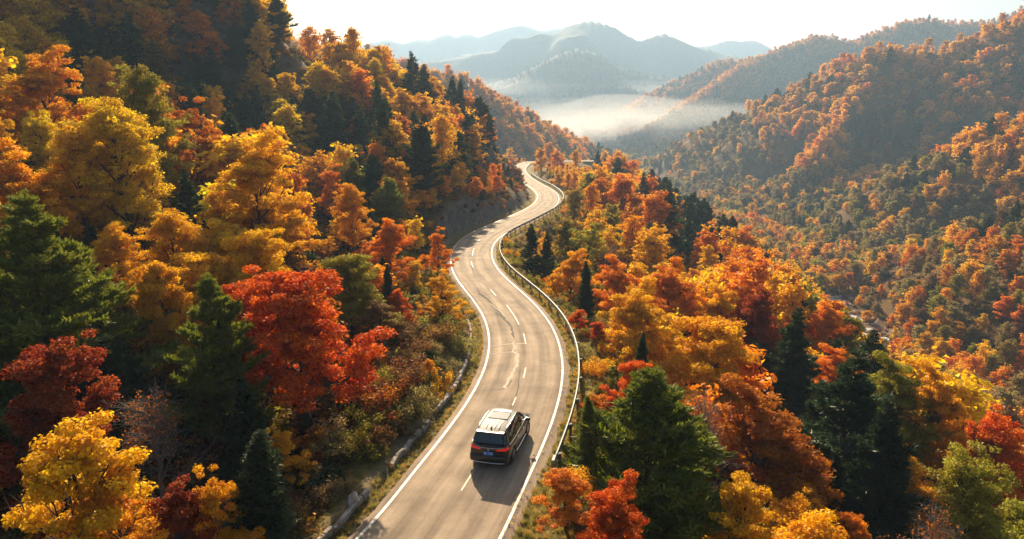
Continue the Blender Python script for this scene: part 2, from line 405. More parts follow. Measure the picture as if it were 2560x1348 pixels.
def leaf_mat(name, inst, trans=.5, gloss=.015):
    m, n, out = nmat(name); L = n.links
    if inst:
        c = N(n, 'ShaderNodeAttribute', attribute_type='INSTANCER', attribute_name='tint'); csock = c.outputs['Color']
    else:
        c = N(n, 'ShaderNodeObjectInfo'); csock = c.outputs['Color']
    v = N(n, 'ShaderNodeAttribute', attribute_type='GEOMETRY', attribute_name='lv')
    hs = N(n, 'ShaderNodeHueSaturation')
    mh = N(n, 'ShaderNodeMapRange'); mh.inputs[3].default_value = .482; mh.inputs[4].default_value = .523
    mv = N(n, 'ShaderNodeMapRange'); mv.inputs[3].default_value = .66; mv.inputs[4].default_value = 1.25
    L.new(v.outputs['Fac'], mh.inputs[0]); L.new(v.outputs['Fac'], mv.inputs[0])
    L.new(mh.outputs[0], hs.inputs['Hue']); L.new(mv.outputs[0], hs.inputs['Value']); L.new(csock, hs.inputs['Color'])
    d = N(n, 'ShaderNodeBsdfDiffuse'); t = N(n, 'ShaderNodeBsdfTranslucent'); g = N(n, 'ShaderNodeBsdfGlossy'); g.inputs['Roughness'].default_value = .5
    L.new(hs.outputs[0], d.inputs[0]); L.new(hs.outputs[0], t.inputs[0])
    g.inputs[0].default_value = (.9, .9, .85, 1)
    mx = N(n, 'ShaderNodeMixShader'); mx.inputs[0].default_value = trans
    L.new(d.outputs[0], mx.inputs[1]); L.new(t.outputs[0], mx.inputs[2])
    m2 = N(n, 'ShaderNodeMixShader'); m2.inputs[0].default_value = gloss
    L.new(mx.outputs[0], m2.inputs[1]); L.new(g.outputs[0], m2.inputs[2]); L.new(m2.outputs[0], out.inputs[0])
    return m
M_leaf = leaf_mat('leaves', False); M_leafI = leaf_mat('forest_leaves', True)
M_need = leaf_mat('needles', False, .38, .03); M_needI = leaf_mat('forest_needles', True, .38, .03)
M_bark, n, out = nmat('bark')
b = N(n, 'ShaderNodeBsdfPrincipled'); b.inputs['Roughness'].default_value = .9
tx = N(n, 'ShaderNodeTexNoise'); tx.inputs['Scale'].default_value = 9; tc = N(n, 'ShaderNodeTexCoord'); mp = N(n, 'ShaderNodeMapping'); mp.inputs['Scale'].default_value = (1, 1, .25)
cr = N(n, 'ShaderNodeValToRGB'); cr.color_ramp.elements[0].color = (.022, .016, .011, 1); cr.color_ramp.elements[1].color = (.10, .075, .055, 1)
n.links.new(tc.outputs['Object'], mp.inputs[0]); n.links.new(mp.outputs[0], tx.inputs[0]); n.links.new(tx.outputs[0], cr.inputs[0]); n.links.new(cr.outputs[0], b.inputs['Base Color']); n.links.new(b.outputs[0], out.inputs[0])
M_grey = pbr('grey_twig', (.20, .165, .14), .85)

# terrain material: leaf litter, grass, rock on the steep cuts
M_ter, n, out = nmat('ground_material'); L = n.links
b = N(n, 'ShaderNodeBsdfPrincipled'); b.inputs['Roughness'].default_value = .95; b.inputs['Specular IOR Level'].default_value = .15
geo = N(n, 'ShaderNodeNewGeometry'); pos = geo.outputs['Position']
def noise(sc, det=4, rough=.6):
    t = N(n, 'ShaderNodeTexNoise'); t.inputs['Scale'].default_value = sc; t.inputs['Detail'].default_value = det; t.inputs['Roughness'].default_value = rough
    L.new(pos, t.inputs['Vector']); return t
def ramp(src, *st):
    r = N(n, 'ShaderNodeValToRGB'); e = r.color_ramp.elements
    while len(e) < len(st): e.new(.5)
    for k, (p, c) in enumerate(st): e[k].position = p; e[k].color = (*c, 1)
    L.new(src, r.inputs[0]); return r
def mix(f, a, c):
    x = N(n, 'ShaderNodeMix', data_type='RGBA')
    if isinstance(f, float): x.inputs[0].default_value = f
    else: L.new(f, x.inputs[0])
    L.new(a, x.inputs[6]); L.new(c, x.inputs[7]); return x.outputs[2]
lit = ramp(noise(7, 5, .75).outputs[0], (.3, (.035, .022, .010)), (.5, (.12, .065, .018)), (.62, (.20, .10, .02)), (.75, (.30, .15, .03)))
grs = ramp(noise(4, 5, .7).outputs[0], (.3, (.08, .075, .02)), (.55, (.20, .16, .035)), (.75, (.34, .25, .06)))
rck = ramp(noise(1.1, 7, .7).outputs[0], (.25, (.03, .027, .024)), (.5, (.12, .10, .085)), (.7, (.22, .19, .16)))
grv = ramp(noise(14, 5, .8).outputs[0], (.3, (.14, .10, .07)), (.7, (.36, .27, .19)))
far = ramp(noise(.09, 6, .8).outputs[0], (.35, (.02, .035, .028)), (.5, (.055, .055, .035)), (.65, (.11, .08, .04)))
av = N(n, 'ShaderNodeAttribute', attribute_name='verge'); af = N(n, 'ShaderNodeAttribute', attribute_name='farness'); ar = N(n, 'ShaderNodeAttribute', attribute_name='rock'); ag = N(n, 'ShaderNodeAttribute', attribute_name='gravel')
c1 = mix(av.outputs['Fac'], lit.outputs[0], grs.outputs[0]); c1 = mix(ag.outputs['Fac'], c1, grv.outputs[0]); c1 = mix(ar.outputs['Fac'], c1, rck.outputs[0]); c1 = mix(af.outputs['Fac'], c1, far.outputs[0])
L.new(c1, b.inputs['Base Color'])
bp = N(n, 'ShaderNodeBump'); bp.inputs['Strength'].default_value = .9; bp.inputs['Distance'].default_value = .25
L.new(noise(3, 8, .75).outputs[0], bp.inputs['Height']); L.new(bp.outputs[0], b.inputs['Normal']); L.new(b.outputs[0], out.inputs[0])

# ------------------------------------------------------------------ terrain mesh
rad = [2.0]
while rad[-1] < 4200: rad.append(rad[-1] * 1.0125 + .02)
rad = np.array(rad)
azd = np.r_[np.arange(-180, -60, 3.0), np.arange(-60, -44, .6), np.arange(-44, 44, .13), np.arange(44, 60, .6), np.arange(60, 180, 3.0)]
az = np.radians(azd)
AA, RR = np.meshgrid(az, rad)
X = (RR * np.sin(AA)).ravel(); Y = (RR * np.cos(AA)).ravel()
Z, LAT = ground_z(X, Y, True)
nr, na = RR.shape
ZG = Z.reshape(nr, na)
# rock faces: push noise into steep ground
dz = np.abs(np.gradient(ZG, axis=0) / np.gradient(RR, axis=0)); dza = np.abs(np.gradient(ZG, axis=1) / (np.gradient(AA, axis=1) * RR))
steep = np.sqrt(dz ** 2 + dza ** 2).ravel()
rock = sstep(.95, 1.5, steep) * (np.hypot(X, Y) < 330)
keep = np.abs(LAT) > HW + 1.3
Z = Z + np.where(keep, rock * (fbm(X / 1.7, Y / 1.7, 77, 4) * .5), 0)
ZG = Z.reshape(nr, na)
def gz(x, y):
    """height of the built sheet, by interpolation in its own grid"""
    x = np.atleast_1d(np.asarray(x, float)); y = np.atleast_1d(np.asarray(y, float))
    r = np.clip(np.hypot(x, y), rad[0], rad[-2]); a = np.arctan2(x, y)
    i = np.clip(np.searchsorted(rad, r) - 1, 0, nr - 2); j = np.clip(np.searchsorted(az, a) - 1, 0, na - 2)
    fr = (r - rad[i]) / (rad[i+1] - rad[i]); fa = np.clip((a - az[j]) / (az[j+1] - az[j]), 0, 1)
    return (ZG[i, j] * (1-fr) * (1-fa) + ZG[i+1, j] * fr * (1-fa) + ZG[i, j+1] * (1-fr) * fa + ZG[i+1, j+1] * fr * fa)
V = np.stack([X, Y, Z], 1)
ii, jj = np.meshgrid(np.arange(nr - 1), np.arange(na), indexing='ij')
j2 = (jj + 1) % na
q = np.stack([ii * na + jj, ii * na + j2, (ii + 1) * na + j2, (ii + 1) * na + jj], 2).reshape(-1, 4)[:, ::-1]
# close the small hole under the camera
cv = len(V); V = np.vstack([V, [[0, 0, float(ZG[0].mean())]]])
cap = np.stack([np.full(na, cv), (np.arange(na) + 1) % na, np.arange(na)], 1)
flat = np.r_[q.ravel(), cap.ravel()]; sizes = np.r_[np.full(len(q), 4), np.full(na, 3)]
aL = np.abs(LAT)
wob = fbm(X / 1.3, Y / 1.3, 55, 3) * .35
verge = np.maximum(1 - sstep(HW + 1.6, HW + 3.6, aL + wob * 2), .75 * sstep(.05, .5, fbm(X / 8, Y / 8, 66, 3)) * (LAT > 0) * (LAT < 30))
gravel = np.clip(1 - sstep(HW + .25, HW + .55, aL + wob) , 0, 1) + np.where((LAT < 0) & (aL > HW + 1.3) & (aL < HW + 1.9), .5, 0)
bdv, _, _ = river_at(X, Y)
gravel = np.clip(np.maximum(gravel, (bdv < 7) * .6), 0, 1)
farn = sstep(900, 1500, np.hypot(X, Y))
gravel = np.where((bdv < 12) & (Y < 140) & (np.abs(LAT) > 12), 0, gravel)
z1 = lambda a: ('POINT', np.r_[a, a[:1]])
gm = mesh_np('ground', V, flat, sizes, dict(verge=z1(verge), gravel=z1(gravel), rock=z1(rock), farness=z1(farn)), True)
ground = tag(link('ground', gm, None, [M_ter]), kind='structure')

# ------------------------------------------------------------------ road
M_road, n, out = nmat('asphalt'); L = n.links
b = N(n, 'ShaderNodeBsdfPrincipled'); b.inputs['Roughness'].default_value = .85; b.inputs['Specular IOR Level'].default_value = .12
tc = N(n, 'ShaderNodeUVMap'); pos = N(n, 'ShaderNodeNewGeometry').outputs['Position']
sx = N(n, 'ShaderNodeSeparateXYZ'); L.new(tc.outputs[0], sx.inputs[0])
mp = N(n, 'ShaderNodeMapping'); mp.inputs['Scale'].default_value = (1.0, .045, 1); L.new(tc.outputs[0], mp.inputs[0])
st = N(n, 'ShaderNodeTexNoise'); st.inputs['Scale'].default_value = 2.6; st.inputs['Detail'].default_value = 5; L.new(mp.outputs[0], st.inputs['Vector'])
fine = noise(32, 4, .8); patch = noise(.5, 4, .6)
base = ramp(st.outputs[0], (.3, (.245, .188, .135)), (.5, (.335, .258, .184)), (.7, (.42, .328, .235)))
spk = ramp(fine.outputs[0], (.3, (.55, .55, .55)), (.7, (1.3, 1.3, 1.3)))
mm = N(n, 'ShaderNodeMix', data_type='RGBA', blend_type='MULTIPLY'); mm.inputs[0].default_value = .8; L.new(base.outputs[0], mm.inputs[6]); L.new(spk.outputs[0], mm.inputs[7])
pt = ramp(patch.outputs[0], (.35, (.76, .75, .74)), (.65, (1.12, 1.1, 1.08)))
m3 = N(n, 'ShaderNodeMix', data_type='RGBA', blend_type='MULTIPLY'); m3.inputs[0].default_value = 1; L.new(mm.outputs[2], m3.inputs[6]); L.new(pt.outputs[0], m3.inputs[7])
# worn wheel tracks
wv = N(n, 'ShaderNodeMath', op='MULTIPLY'); wv.inputs[1].default_value = 5.2; L.new(sx.outputs[0], wv.inputs[0])
wc = N(n, 'ShaderNodeMath', op='COSINE'); L.new(wv.outputs[0], wc.inputs[0])
wr = N(n, 'ShaderNodeMapRange'); wr.inputs[1].default_value = -1; wr.inputs[2].default_value = 1; wr.inputs[3].default_value = 1.14; wr.inputs[4].default_value = .80; L.new(wc.outputs[0], wr.inputs[0])
m4 = N(n, 'ShaderNodeMix', data_type='RGBA', blend_type='MULTIPLY'); m4.inputs[0].default_value = 1; L.new(m3.outputs[2], m4.inputs[6]); L.new(wr.outputs[0], m4.inputs[7])
L.new(m4.outputs[2], b.inputs['Base Color'])
bp = N(n, 'ShaderNodeBump'); bp.inputs['Strength'].default_value = .35; bp.inputs['Distance'].default_value = .01; L.new(fine.outputs[0], bp.inputs['Height']); L.new(bp.outputs[0], b.inputs['Normal'])
L.new(b.outputs[0], out.inputs[0])

def leaves_flat(P, size, rg):
    n_ = len(P); a = rg.uniform(0, 6.28, n_); s_ = size * rg.uniform(.5, 1.4, n_)
    t = np.c_[np.cos(a), np.sin(a), rg.normal(0, .15, n_)] * s_[:, None]; b_ = np.c_[-np.sin(a), np.cos(a), rg.normal(0, .15, n_)] * s_[:, None] * .6
    return np.stack([P - t / 2, P + b_ / 2, P + t / 2, P - b_ / 2], 1).reshape(-1, 3), np.arange(n_ * 4).reshape(n_, 4)
def strip(name, i0, i1, offs, lift, mats, parent=None, wob=0, thick=None, curve=None):
    """a sheet along the road: offs = lateral offsets (valley side +)"""
    idx = np.arange(i0, i1); k = len(offs); Vs = []; uv = []
    for c, o in enumerate(offs):
        oo = o + (np.array([wob * (vnoise(np.array([i * .9]), np.array([c * 7.3]), 4)[0] - .5) for i in idx]) if wob else 0)
        p = CL[idx] + NR[idx] * (np.reshape(oo, (-1, 1)) if wob else o)
        zz = road_z(CL[idx, 1]) + (lift if np.isscalar(lift) else lift[c])
        Vs.append(np.stack([p[:, 0], p[:, 1], zz], 1)); uv.append(np.stack([np.full(len(idx), o), SS[idx]], 1))
    m = len(idx); V = np.concatenate(Vs); UV = np.concatenate(uv)
    f = []
    for c in range(k - 1):
        a = c * m + np.arange(m - 1); f.append(np.stack([a, a + m, a + m + 1, a + 1], 1))
    f = np.concatenate(f)
    me = mesh_np(name, V, f.ravel(), np.full(len(f), 4), None, True, UV[f.ravel()])
    return link(name, me, parent, mats)
NI = len(CL)
road = tag(strip('road', 0, NI, [-HW-.5, -HW-.28, -1.6, -.8, 0, .8, 1.6, HW+.3, HW+.55], [-.16, 0, .008, .012, .016, .012, .008, 0, -.16], [M_road]), kind='structure')
M_white, n, out = nmat('white_paint'); L = n.links
b = N(n, 'ShaderNodeBsdfPrincipled'); b.inputs['Roughness'].default_value = .6; pos = N(n, 'ShaderNodeNewGeometry').outputs['Position']
r_ = ramp(noise(7, 6, .8).outputs[0], (.36, (.34, .26, .19)), (.5, (.60, .55, .47)), (1, (.74, .71, .65))); L.new(r_.outputs[0], b.inputs['Base Color']); L.new(b.outputs[0], out.inputs[0])
M_yel, n, out = nmat('yellow_paint'); L = n.links
b = N(n, 'ShaderNodeBsdfPrincipled'); b.inputs['Roughness'].default_value = .6; pos = N(n, 'ShaderNodeNewGeometry').outputs['Position']
r_ = ramp(noise(9, 6, .8).outputs[0], (.45, (.32, .25, .16)), (.62, (.38, .27, .11)), (1, (.42, .29, .08))); L.new(r_.outputs[0], b.inputs['Base Color']); L.new(b.outputs[0], out.inputs[0])
for s in (-1, 1):
    tag(strip('road_edge_line', 0, NI, [s * HW - .06, s * HW + .06] , .012, [M_white]), kind='structure')
def idx_px(px, py):
    p = np.array(on_road(px, py)); return int(np.argmin(np.linalg.norm(CL - p, axis=1)))
def lat_px(px, py):
    p = np.array(on_road(px, py)); i = int(np.argmin(np.linalg.norm(CL - p, axis=1))); return i, float((p - CL[i]) @ NR[i])
# the yellow dashes seen in the photograph, then the same rhythm further on
dash = [((1160,1222),(1208,1140)), ((1281,1018),(1292,996)), ((1311,950),(1318,920)), ((1317,862),(1312,836)), ((1302,812),(1265,766)), ((1236,738),(1222,724)), ((1181,670),(1178,655)), ((1180,640),(1190,620))]
sp_ = []
for a, c in dash:
    ia, la = lat_px(*a); ic, lc = lat_px(*c); sp_.append((min(ia, ic), max(ia, ic), (la + lc) / 2 * .6))
last = max(s[1] for s in sp_)
k = last + 7
while k < NI - 12: sp_.append((k, k + 5, 0.0)); k += 15
i_first = min(s[0] for s in sp_)
k = i_first - 12
while k > 6: sp_.append((k - 5, k, 0.0)); k -= 15
for a, c, l in sp_:
    c = max(c, a + 2)
    tag(strip('road_centre_line', a, c + 1, [l - .035, l + .035], .026, [M_yel]), kind='structure')
LFN = 5200; rf = np.random.default_rng(61); ii_ = rf.integers(20, idx_px(1405, 500), LFN); sd_ = np.where(rf.random(LFN) < .6, -1, 1)
lo_ = sd_ * (HW + .35 - np.abs(rf.exponential(.28, LFN))); lp = CL[ii_] + NR[ii_] * lo_[:, None] + rf.uniform(-.3, .3, (LFN, 2)) * TG[ii_]
lz = np.c_[lp, road_z(lp[:, 1]) + .045]
M_litter = pbr('leaf_litter', (.42, .20, .035), .8)
r_l = np.random.default_rng(62); lvv, lff = leaves_flat(lz, .10, r_l)
tag(link('fallen_leaves', mesh_np('fallen_leaves', lvv, lff.ravel(), np.full(len(lff), 4)), None, [M_litter]), 'dry leaves blown against the road edges', kind='stuff')
# cracks and sealed joints
M_seal = pbr('crack_sealant', (.42, .34, .25), .8); M_crack = pbr('road_crack_dark', (.07, .055, .045), .9)
def poly_strip(name, pts, w, mat, lift=.024, seg=.25, jit=.0):
    P = resample(catmull([on_road(*p) for p in pts], .2), seg)
    T = np.gradient(P, axis=0); T /= np.linalg.norm(T, axis=1)[:, None]; Nn = np.stack([T[:, 1], -T[:, 0]], 1)
    m = len(P); ww = w * (.45 + 1.1 * vnoise(np.arange(m) * .8, np.zeros(m) + w * 99, 6)); P = P + Nn * (jit * (vnoise(np.arange(m) * .6, np.zeros(m) + 3.3, 8) - .5))[:, None]
    A = P - Nn * ww[:, None] / 2; Bp = P + Nn * ww[:, None] / 2
    zz = road_z(P[:, 1]) + lift
    V = np.concatenate([np.c_[A, zz], np.c_[Bp, zz]]); a = np.arange(m - 1); f = np.stack([a, a + m, a + m + 1, a + 1], 1)
    return tag(link(name, mesh_np(name, V, f.ravel(), np.full(len(f), 4)), None, [mat]), kind='structure')
poly_strip('road_crack', [(1229,867),(1275,861),(1318,859)], .10, M_seal)
poly_strip('road_crack', [(1229,886),(1262,882),(1280,881)], .11, M_seal)
poly_strip('road_crack', [(1280,881),(1293,888),(1290,905),(1284,930),(1277,950),(1262,972)], .16, M_seal, .03, .2, .35)
poly_strip('road_crack', [(1272,855),(1283,853),(1281,865),(1284,874),(1280,881)], .13, M_seal, .034, .15, .3)
poly_strip('road_crack', [(1205,977),(1235,976),(1262,973),(1280,952)], .05, M_crack, .027, .3, .1)
poly_strip('road_crack', [(1240,782),(1262,800),(1278,822),(1286,845)], .14, M_crack, .027, .3, .25)
poly_strip('road_crack', [(1192,722),(1200,735),(1222,752),(1240,768),(1252,782),(1262,800)], .12, M_crack, .03, .3, .3)
poly_strip('road_crack', [(1228,762),(1245,776),(1262,792)], .07, M_seal, .034, .2, .2)
poly_strip('road_crack', [(1192,735),(1215,738),(1232,736)], .06, M_crack, .024, .3, .1)
poly_strip('road_crack', [(1180,658),(1180,672),(1186,690),(1200,706)], .06, M_crack, .024, .3, .15)
poly_strip('road_crack', [(1300,925),(1296,960),(1290,985),(1278,1018)], .04, M_crack, .024, .3, .12)

# ------------------------------------------------------------------ guardrails
M_steel, n, out = nmat('galvanised_steel'); L = n.links
b = N(n, 'ShaderNodeBsdfPrincipled'); b.inputs['Metallic'].default_value = .35; b.inputs['Roughness'].default_value = .6; pos = N(n, 'ShaderNodeNewGeometry').outputs['Position']
r_ = ramp(noise(2.5, 6, .7).outputs[0], (.3, (.12, .12, .11)), (.55, (.22, .24, .23)), (.8, (.30, .32, .31))); L.new(r_.outputs[0], b.inputs['Base Color']); L.new(b.outputs[0], out.inputs[0])
M_teal = pbr('green_painted_steel', (.10, .22, .20), .4, .5)
M_post = pbr('post_steel', (.13, .13, .12), .7, .3)
def sweep(name, P3, Nn, prof, mat, parent, closed=True):
    m = len(P3); k = len(prof); V = []
    for (a, h) in prof: V.append(np.c_[P3[:, 0] + Nn[:, 0] * a, P3[:, 1] + Nn[:, 1] * a, P3[:, 2] + h])
    V = np.concatenate(V); f = []
    for c in range(k if closed else k - 1):
        c2 = (c + 1) % k; a = np.arange(m - 1); f.append(np.stack([c * m + a, c2 * m + a, c2 * m + a + 1, c * m + a + 1], 1))
    f = np.concatenate(f); flat = list(f.ravel()); sz = [4] * len(f)
    if closed:
        flat += [c * m for c in range(k)][::-1] + [c * m + m - 1 for c in range(k)]; sz += [k, k]
    return link(name, mesh_np(name, V, flat, sz), parent, [mat])
def box_me(name, sx, sy, sz, mat, parent, loc=(0, 0, 0), rz=0, bev=0):
    bm = bmesh.new(); bmesh.ops.create_cube(bm, size=1)
    bmesh.ops.scale(bm, vec=(sx, sy, sz), verts=bm.verts)
    if bev: bmesh.ops.bevel(bm, geom=bm.edges[:], offset=bev, segments=1, affect='EDGES')
    me = bpy.data.meshes.new(name); bm.to_mesh(me); bm.free()
    o = link(name, me, parent, [mat]); o.location = loc; o.rotation_euler = (0, 0, rz); return o
WP = [(-.03,.42),(-.10,.47),(-.10,.53),(-.03,.575),(-.10,.62),(-.10,.68),(-.03,.73),(.0,.73),(-.06,.68),(-.06,.62),(.0,.58),(.0,.57),(-.06,.53),(-.06,.47),(0,.42)]
def guardrail(i0, i1, off, label, every=5, group=None):
    root = empty('guardrail', (0, 0, 0)); tag(root, label, 'guardrail')
    idx = np.arange(i0, i1); P = CL[idx] + NR[idx] * off; Nn = NR[idx]
    P3 = np.c_[P, road_z(CL[idx, 1])]
    sweep('beam', P3, Nn, WP, M_steel, root)
    first = None
    for n_, i in enumerate(range(i0 + 1, i1, every)):
        if n_ > 98: break
        p = CL[i] + NR[i] * (off + .11); z = road_z(CL[i, 1])
        if first is None:
            bm = bmesh.new()
            r = bmesh.ops.create_cone(bm, cap_ends=True, segments=10, radius1=.07, radius2=.07, depth=1.25)
            me = bpy.data.meshes.new('post'); bm.to_mesh(me); bm.free(); me.materials.append(M_post); first = me
            bm = bmesh.new(); bmesh.ops.create_cube(bm, size=1); bmesh.ops.scale(bm, vec=(.10, .16, .22), verts=bm.verts); spm = bpy.data.meshes.new('spacer'); bm.to_mesh(spm); bm.free(); spm.materials.append(M_post)
        o = link('post', first, root); o.location = (p[0], p[1], z + .1)
        s = link('spacer', spm, o); s.location = (-NR[i][0] * .06, -NR[i][1] * .06, .475); s.rotation_euler = (0, 0, math.atan2(NR[i][1], NR[i][0]))
    return root
ig0 = idx_px(1340, 1185); ig1 = idx_px(1300, 436)
g1 = guardrail(ig0, ig1, HW + 1.02, 'long grey steel guardrail following the valley edge of the winding road')
# end terminal at the near end
p = CL[ig0] + NR[ig0] * (HW + .97); zr = road_z(CL[ig0, 1])
et = box_me('end_terminal', .16, .5, .42, M_steel, g1, (p[0], p[1], zr + .58), math.atan2(NR[ig0][1], NR[ig0][0]), .03)
box_me('end_post', .15, .15, 1.3, M_post, g1, (p[0] + .02, p[1] - .12, zr + .05), 0, .02)
pr = []
for px, py in ((1262, 391.5), (1276, 391), (1292, 391), (1308, 392), (1322, 393.5), (1338, 395)):
    d_ = 330.0; x, y, z = unproj(px, py, d_); pr.append((x, y, z - .7))
pr = resample(catmull(pr, .5), 1.0); tg = np.gradient(pr[:, :2], axis=0); tg /= np.linalg.norm(tg, axis=1)[:, None]
g2 = empty('guardrail', (0, 0, 0)); tag(g2, 'short pale guardrail seen across the last bend under golden trees', 'guardrail')
sweep('beam', pr, np.stack([tg[:, 1], -tg[:, 0]], 1), WP, M_steel, g2)
for i in range(1, len(pr), 3):
    gq = float(gz(pr[i, 0], pr[i, 1])[0]) - .2; o = box_me('post', .14, .14, max(.6, pr[i, 2] + .7 - gq), M_post, g2, (pr[i, 0], pr[i, 1] + .12, (pr[i, 2] + .7 + gq) / 2))

# ------------------------------------------------------------------ stone kerb along the uphill ditch
M_stone, n, out = nmat('pale_stone'); L = n.links
b = N(n, 'ShaderNodeBsdfPrincipled'); b.inputs['Roughness'].default_value = .9; pos = N(n, 'ShaderNodeNewGeometry').outputs['Position']
r_ = ramp(noise(5, 7, .75).outputs[0], (.3, (.14, .11, .085)), (.5, (.36, .30, .24)), (.7, (.52, .46, .38))); L.new(r_.outputs[0], b.inputs['Base Color'])
bp = N(n, 'ShaderNodeBump'); bp.inputs['Strength'].default_value = .6; bp.inputs['Distance'].default_value = .05; L.new(noise(9, 6, .8).outputs[0], bp.inputs['Height']); L.new(bp.outputs[0], b.inputs['Normal']); L.new(b.outputs[0], out.inputs[0])
def kerb(i0, i1, off, label, seed):
    rg = np.random.default_rng(seed); bm = bmesh.new(); i = float(i0)
    while i < i1:
        ln = rg.uniform(.35, .8); k = int(i); p = CL[k] + NR[k] * (off + rg.normal(0, .03)); a = math.atan2(NR[k][1], NR[k][0]) + rg.normal(0, .07)
        if rg.random() < .92:
            r = bmesh.ops.create_cube(bm, size=1); w = rg.uniform(.14, .24)
            for v in r['verts']: v.co += Vector(rg.normal(0, .07, 3))
            bmesh.ops.transform(bm, verts=r['verts'], matrix=Matrix.Translation((p[0], p[1], road_z(CL[k, 1]) - .09 + rg.normal(0, .03))) @ Matrix.Rotation(a, 4, 'Z') @ Matrix.Diagonal((w, ln * .97, .26, 1)))
        i += ln / .6
    bmesh.ops.bevel(bm, geom=bm.edges[:], offset=.03, segments=1, affect='EDGES')
    me = bpy.data.meshes.new('stone_kerb'); bm.to_mesh(me); bm.free()
    return tag(link('stone_kerb', me, None, [M_stone]), label, 'kerb')
ka = idx_px(905, 1348) - 8
kerb(ka, idx_px(985, 1250) + 1, -HW - 1.25, 'cracked grey stone kerb of the roadside ditch, lowest stretch before the car', 3)
kerb(idx_px(985, 1250) + 5, idx_px(1130, 1072) + 2, -HW - 1.3, 'rubble-like pale stone kerb of the ditch beside the car', 4)
kerb(idx_px(1130, 1072) + 4, idx_px(1190, 756), -HW - 1.3, 'pale stone kerb of the ditch below the rock bank', 5)

def rock_me(name, s, seed):
    bm = bmesh.new(); bmesh.ops.create_icosphere(bm, subdivisions=3, radius=1)
    rg = np.random.default_rng(seed); o = rg.uniform(0, 50, 3)
    for v in bm.verts:
        c = v.co; d = 1 + .35 * float(fbm(np.array([c.x * 1.3 + o[0] + c.z]), np.array([c.y * 1.3 + o[1] - c.z]), seed, 3)[0])
        v.co = Vector((c.x * s[0], c.y * s[1], c.z * s[2])) * d
    me = bpy.data.meshes.new(name); bm.to_mesh(me); bm.free(); return me
x, y, z = unproj(878, 1195, 23.2)
rk = tag(link('rock', rock_me('rock', (.16, .3, .42), 9), None, [M_stone]), 'pale upright rock on the dark bank above the road', 'rock')
rk.location = (x, y, float(gz(x, y)[0]) + .1)

# ------------------------------------------------------------------ river
M_water, n, out = nmat('river_water'); L = n.links
b = N(n, 'ShaderNodeBsdfPrincipled'); b.inputs['Roughness'].default_value = .12; b.inputs['Specular IOR Level'].default_value = .9; pos = N(n, 'ShaderNodeNewGeometry').outputs['Position']
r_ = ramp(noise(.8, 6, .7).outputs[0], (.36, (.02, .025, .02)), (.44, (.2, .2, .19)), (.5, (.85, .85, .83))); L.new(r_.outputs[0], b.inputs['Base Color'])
bp = N(n, 'ShaderNodeBump'); bp.inputs['Strength'].default_value = .8; bp.inputs['Distance'].default_value = .3; L.new(noise(1.4, 6, .8).outputs[0], bp.inputs['Height']); L.new(bp.outputs[0], b.inputs['Normal']); L.new(b.outputs[0], out.inputs[0])
T = np.gradient(RIV[:, :2], axis=0); T /= np.linalg.norm(T, axis=1)[:, None]; Nn = np.stack([T[:, 1], -T[:, 0]], 1); m = len(RIV)
wd = 3.2 + 1.2 * np.sin(RIV[:, 1] * .11) + RIV[:, 1] * .006
A = RIV[:, :2] - Nn * wd[:, None]; Bq = RIV[:, :2] + Nn * wd[:, None]
V = np.concatenate([np.c_[A, RIV[:, 2] + .25], np.c_[Bq, RIV[:, 2] + .25]]); a = np.arange(m - 1); f = np.stack([a, a + m, a + m + 1, a + 1], 1)
tag(link('river', mesh_np('river', V, f.ravel(), np.full(len(f), 4), None, True), None, [M_water]), kind='structure')
bm_meshes = [rock_me('boulder', (1, .8, .5), 40 + k) for k in range(4)]
for me in bm_meshes: me.materials.append(M_stone)
rgb = np.random.default_rng(5); nb = 0
for k in range(60):
    i = rgb.integers(0, m); 
    y = rgb.uniform(150, 205); i = int(np.argmin(np.abs(RIV[:, 1] - y))); lat = rgb.normal(0, 3.2)
    p = RIV[i, :2] + Nn[i] * lat
    o = link('boulder', bm_meshes[k % 4]); s = rgb.uniform(.35, 1.1); o.scale = (s * 1.3, s, s * .9); o.location = (p[0], p[1], RIV[i, 2] + .3 + .03 * abs(lat)); o.rotation_euler = (0, 0, rgb.uniform(0, 6))
    tag(o, 'pale boulder in the stony stream bed on the valley floor', 'boulder', 'boulders in the valley stream')

# ------------------------------------------------------------------ tree generators
def tubes(segs, sides=5):
    S = np.asarray(segs, float)
    if not len(S): return np.zeros((0, 3)), np.zeros((0, 4), int)
    p0, p1, r0, r1 = S[:, :3], S[:, 3:6], S[:, 6], S[:, 7]
    d = p1 - p0; d /= np.maximum(1e-9, np.linalg.norm(d, axis=1))[:, None]
    u = np.where(np.abs(d[:, 2:3]) > .9, np.array([[1., 0, 0]]), np.array([[0, 0, 1.]])); a = np.cross(d, u); a /= np.linalg.norm(a, axis=1)[:, None]; b = np.cross(d, a)
    th = np.arange(sides) / sides * 2 * np.pi
    ring = a[:, None] * np.cos(th)[None, :, None] + b[:, None] * np.sin(th)[None, :, None]
    v = np.concatenate([p0[:, None] + ring * r0[:, None, None], p1[:, None] + ring * r1[:, None, None]], 1).reshape(-1, 3)
    base = np.arange(len(S))[:, None] * sides * 2; k = np.arange(sides)[None]; k2 = (k + 1) % sides
    f = np.stack([base + k, base + k2, base + sides + k2, base + sides + k], 2).reshape(-1, 4)
    return v, f
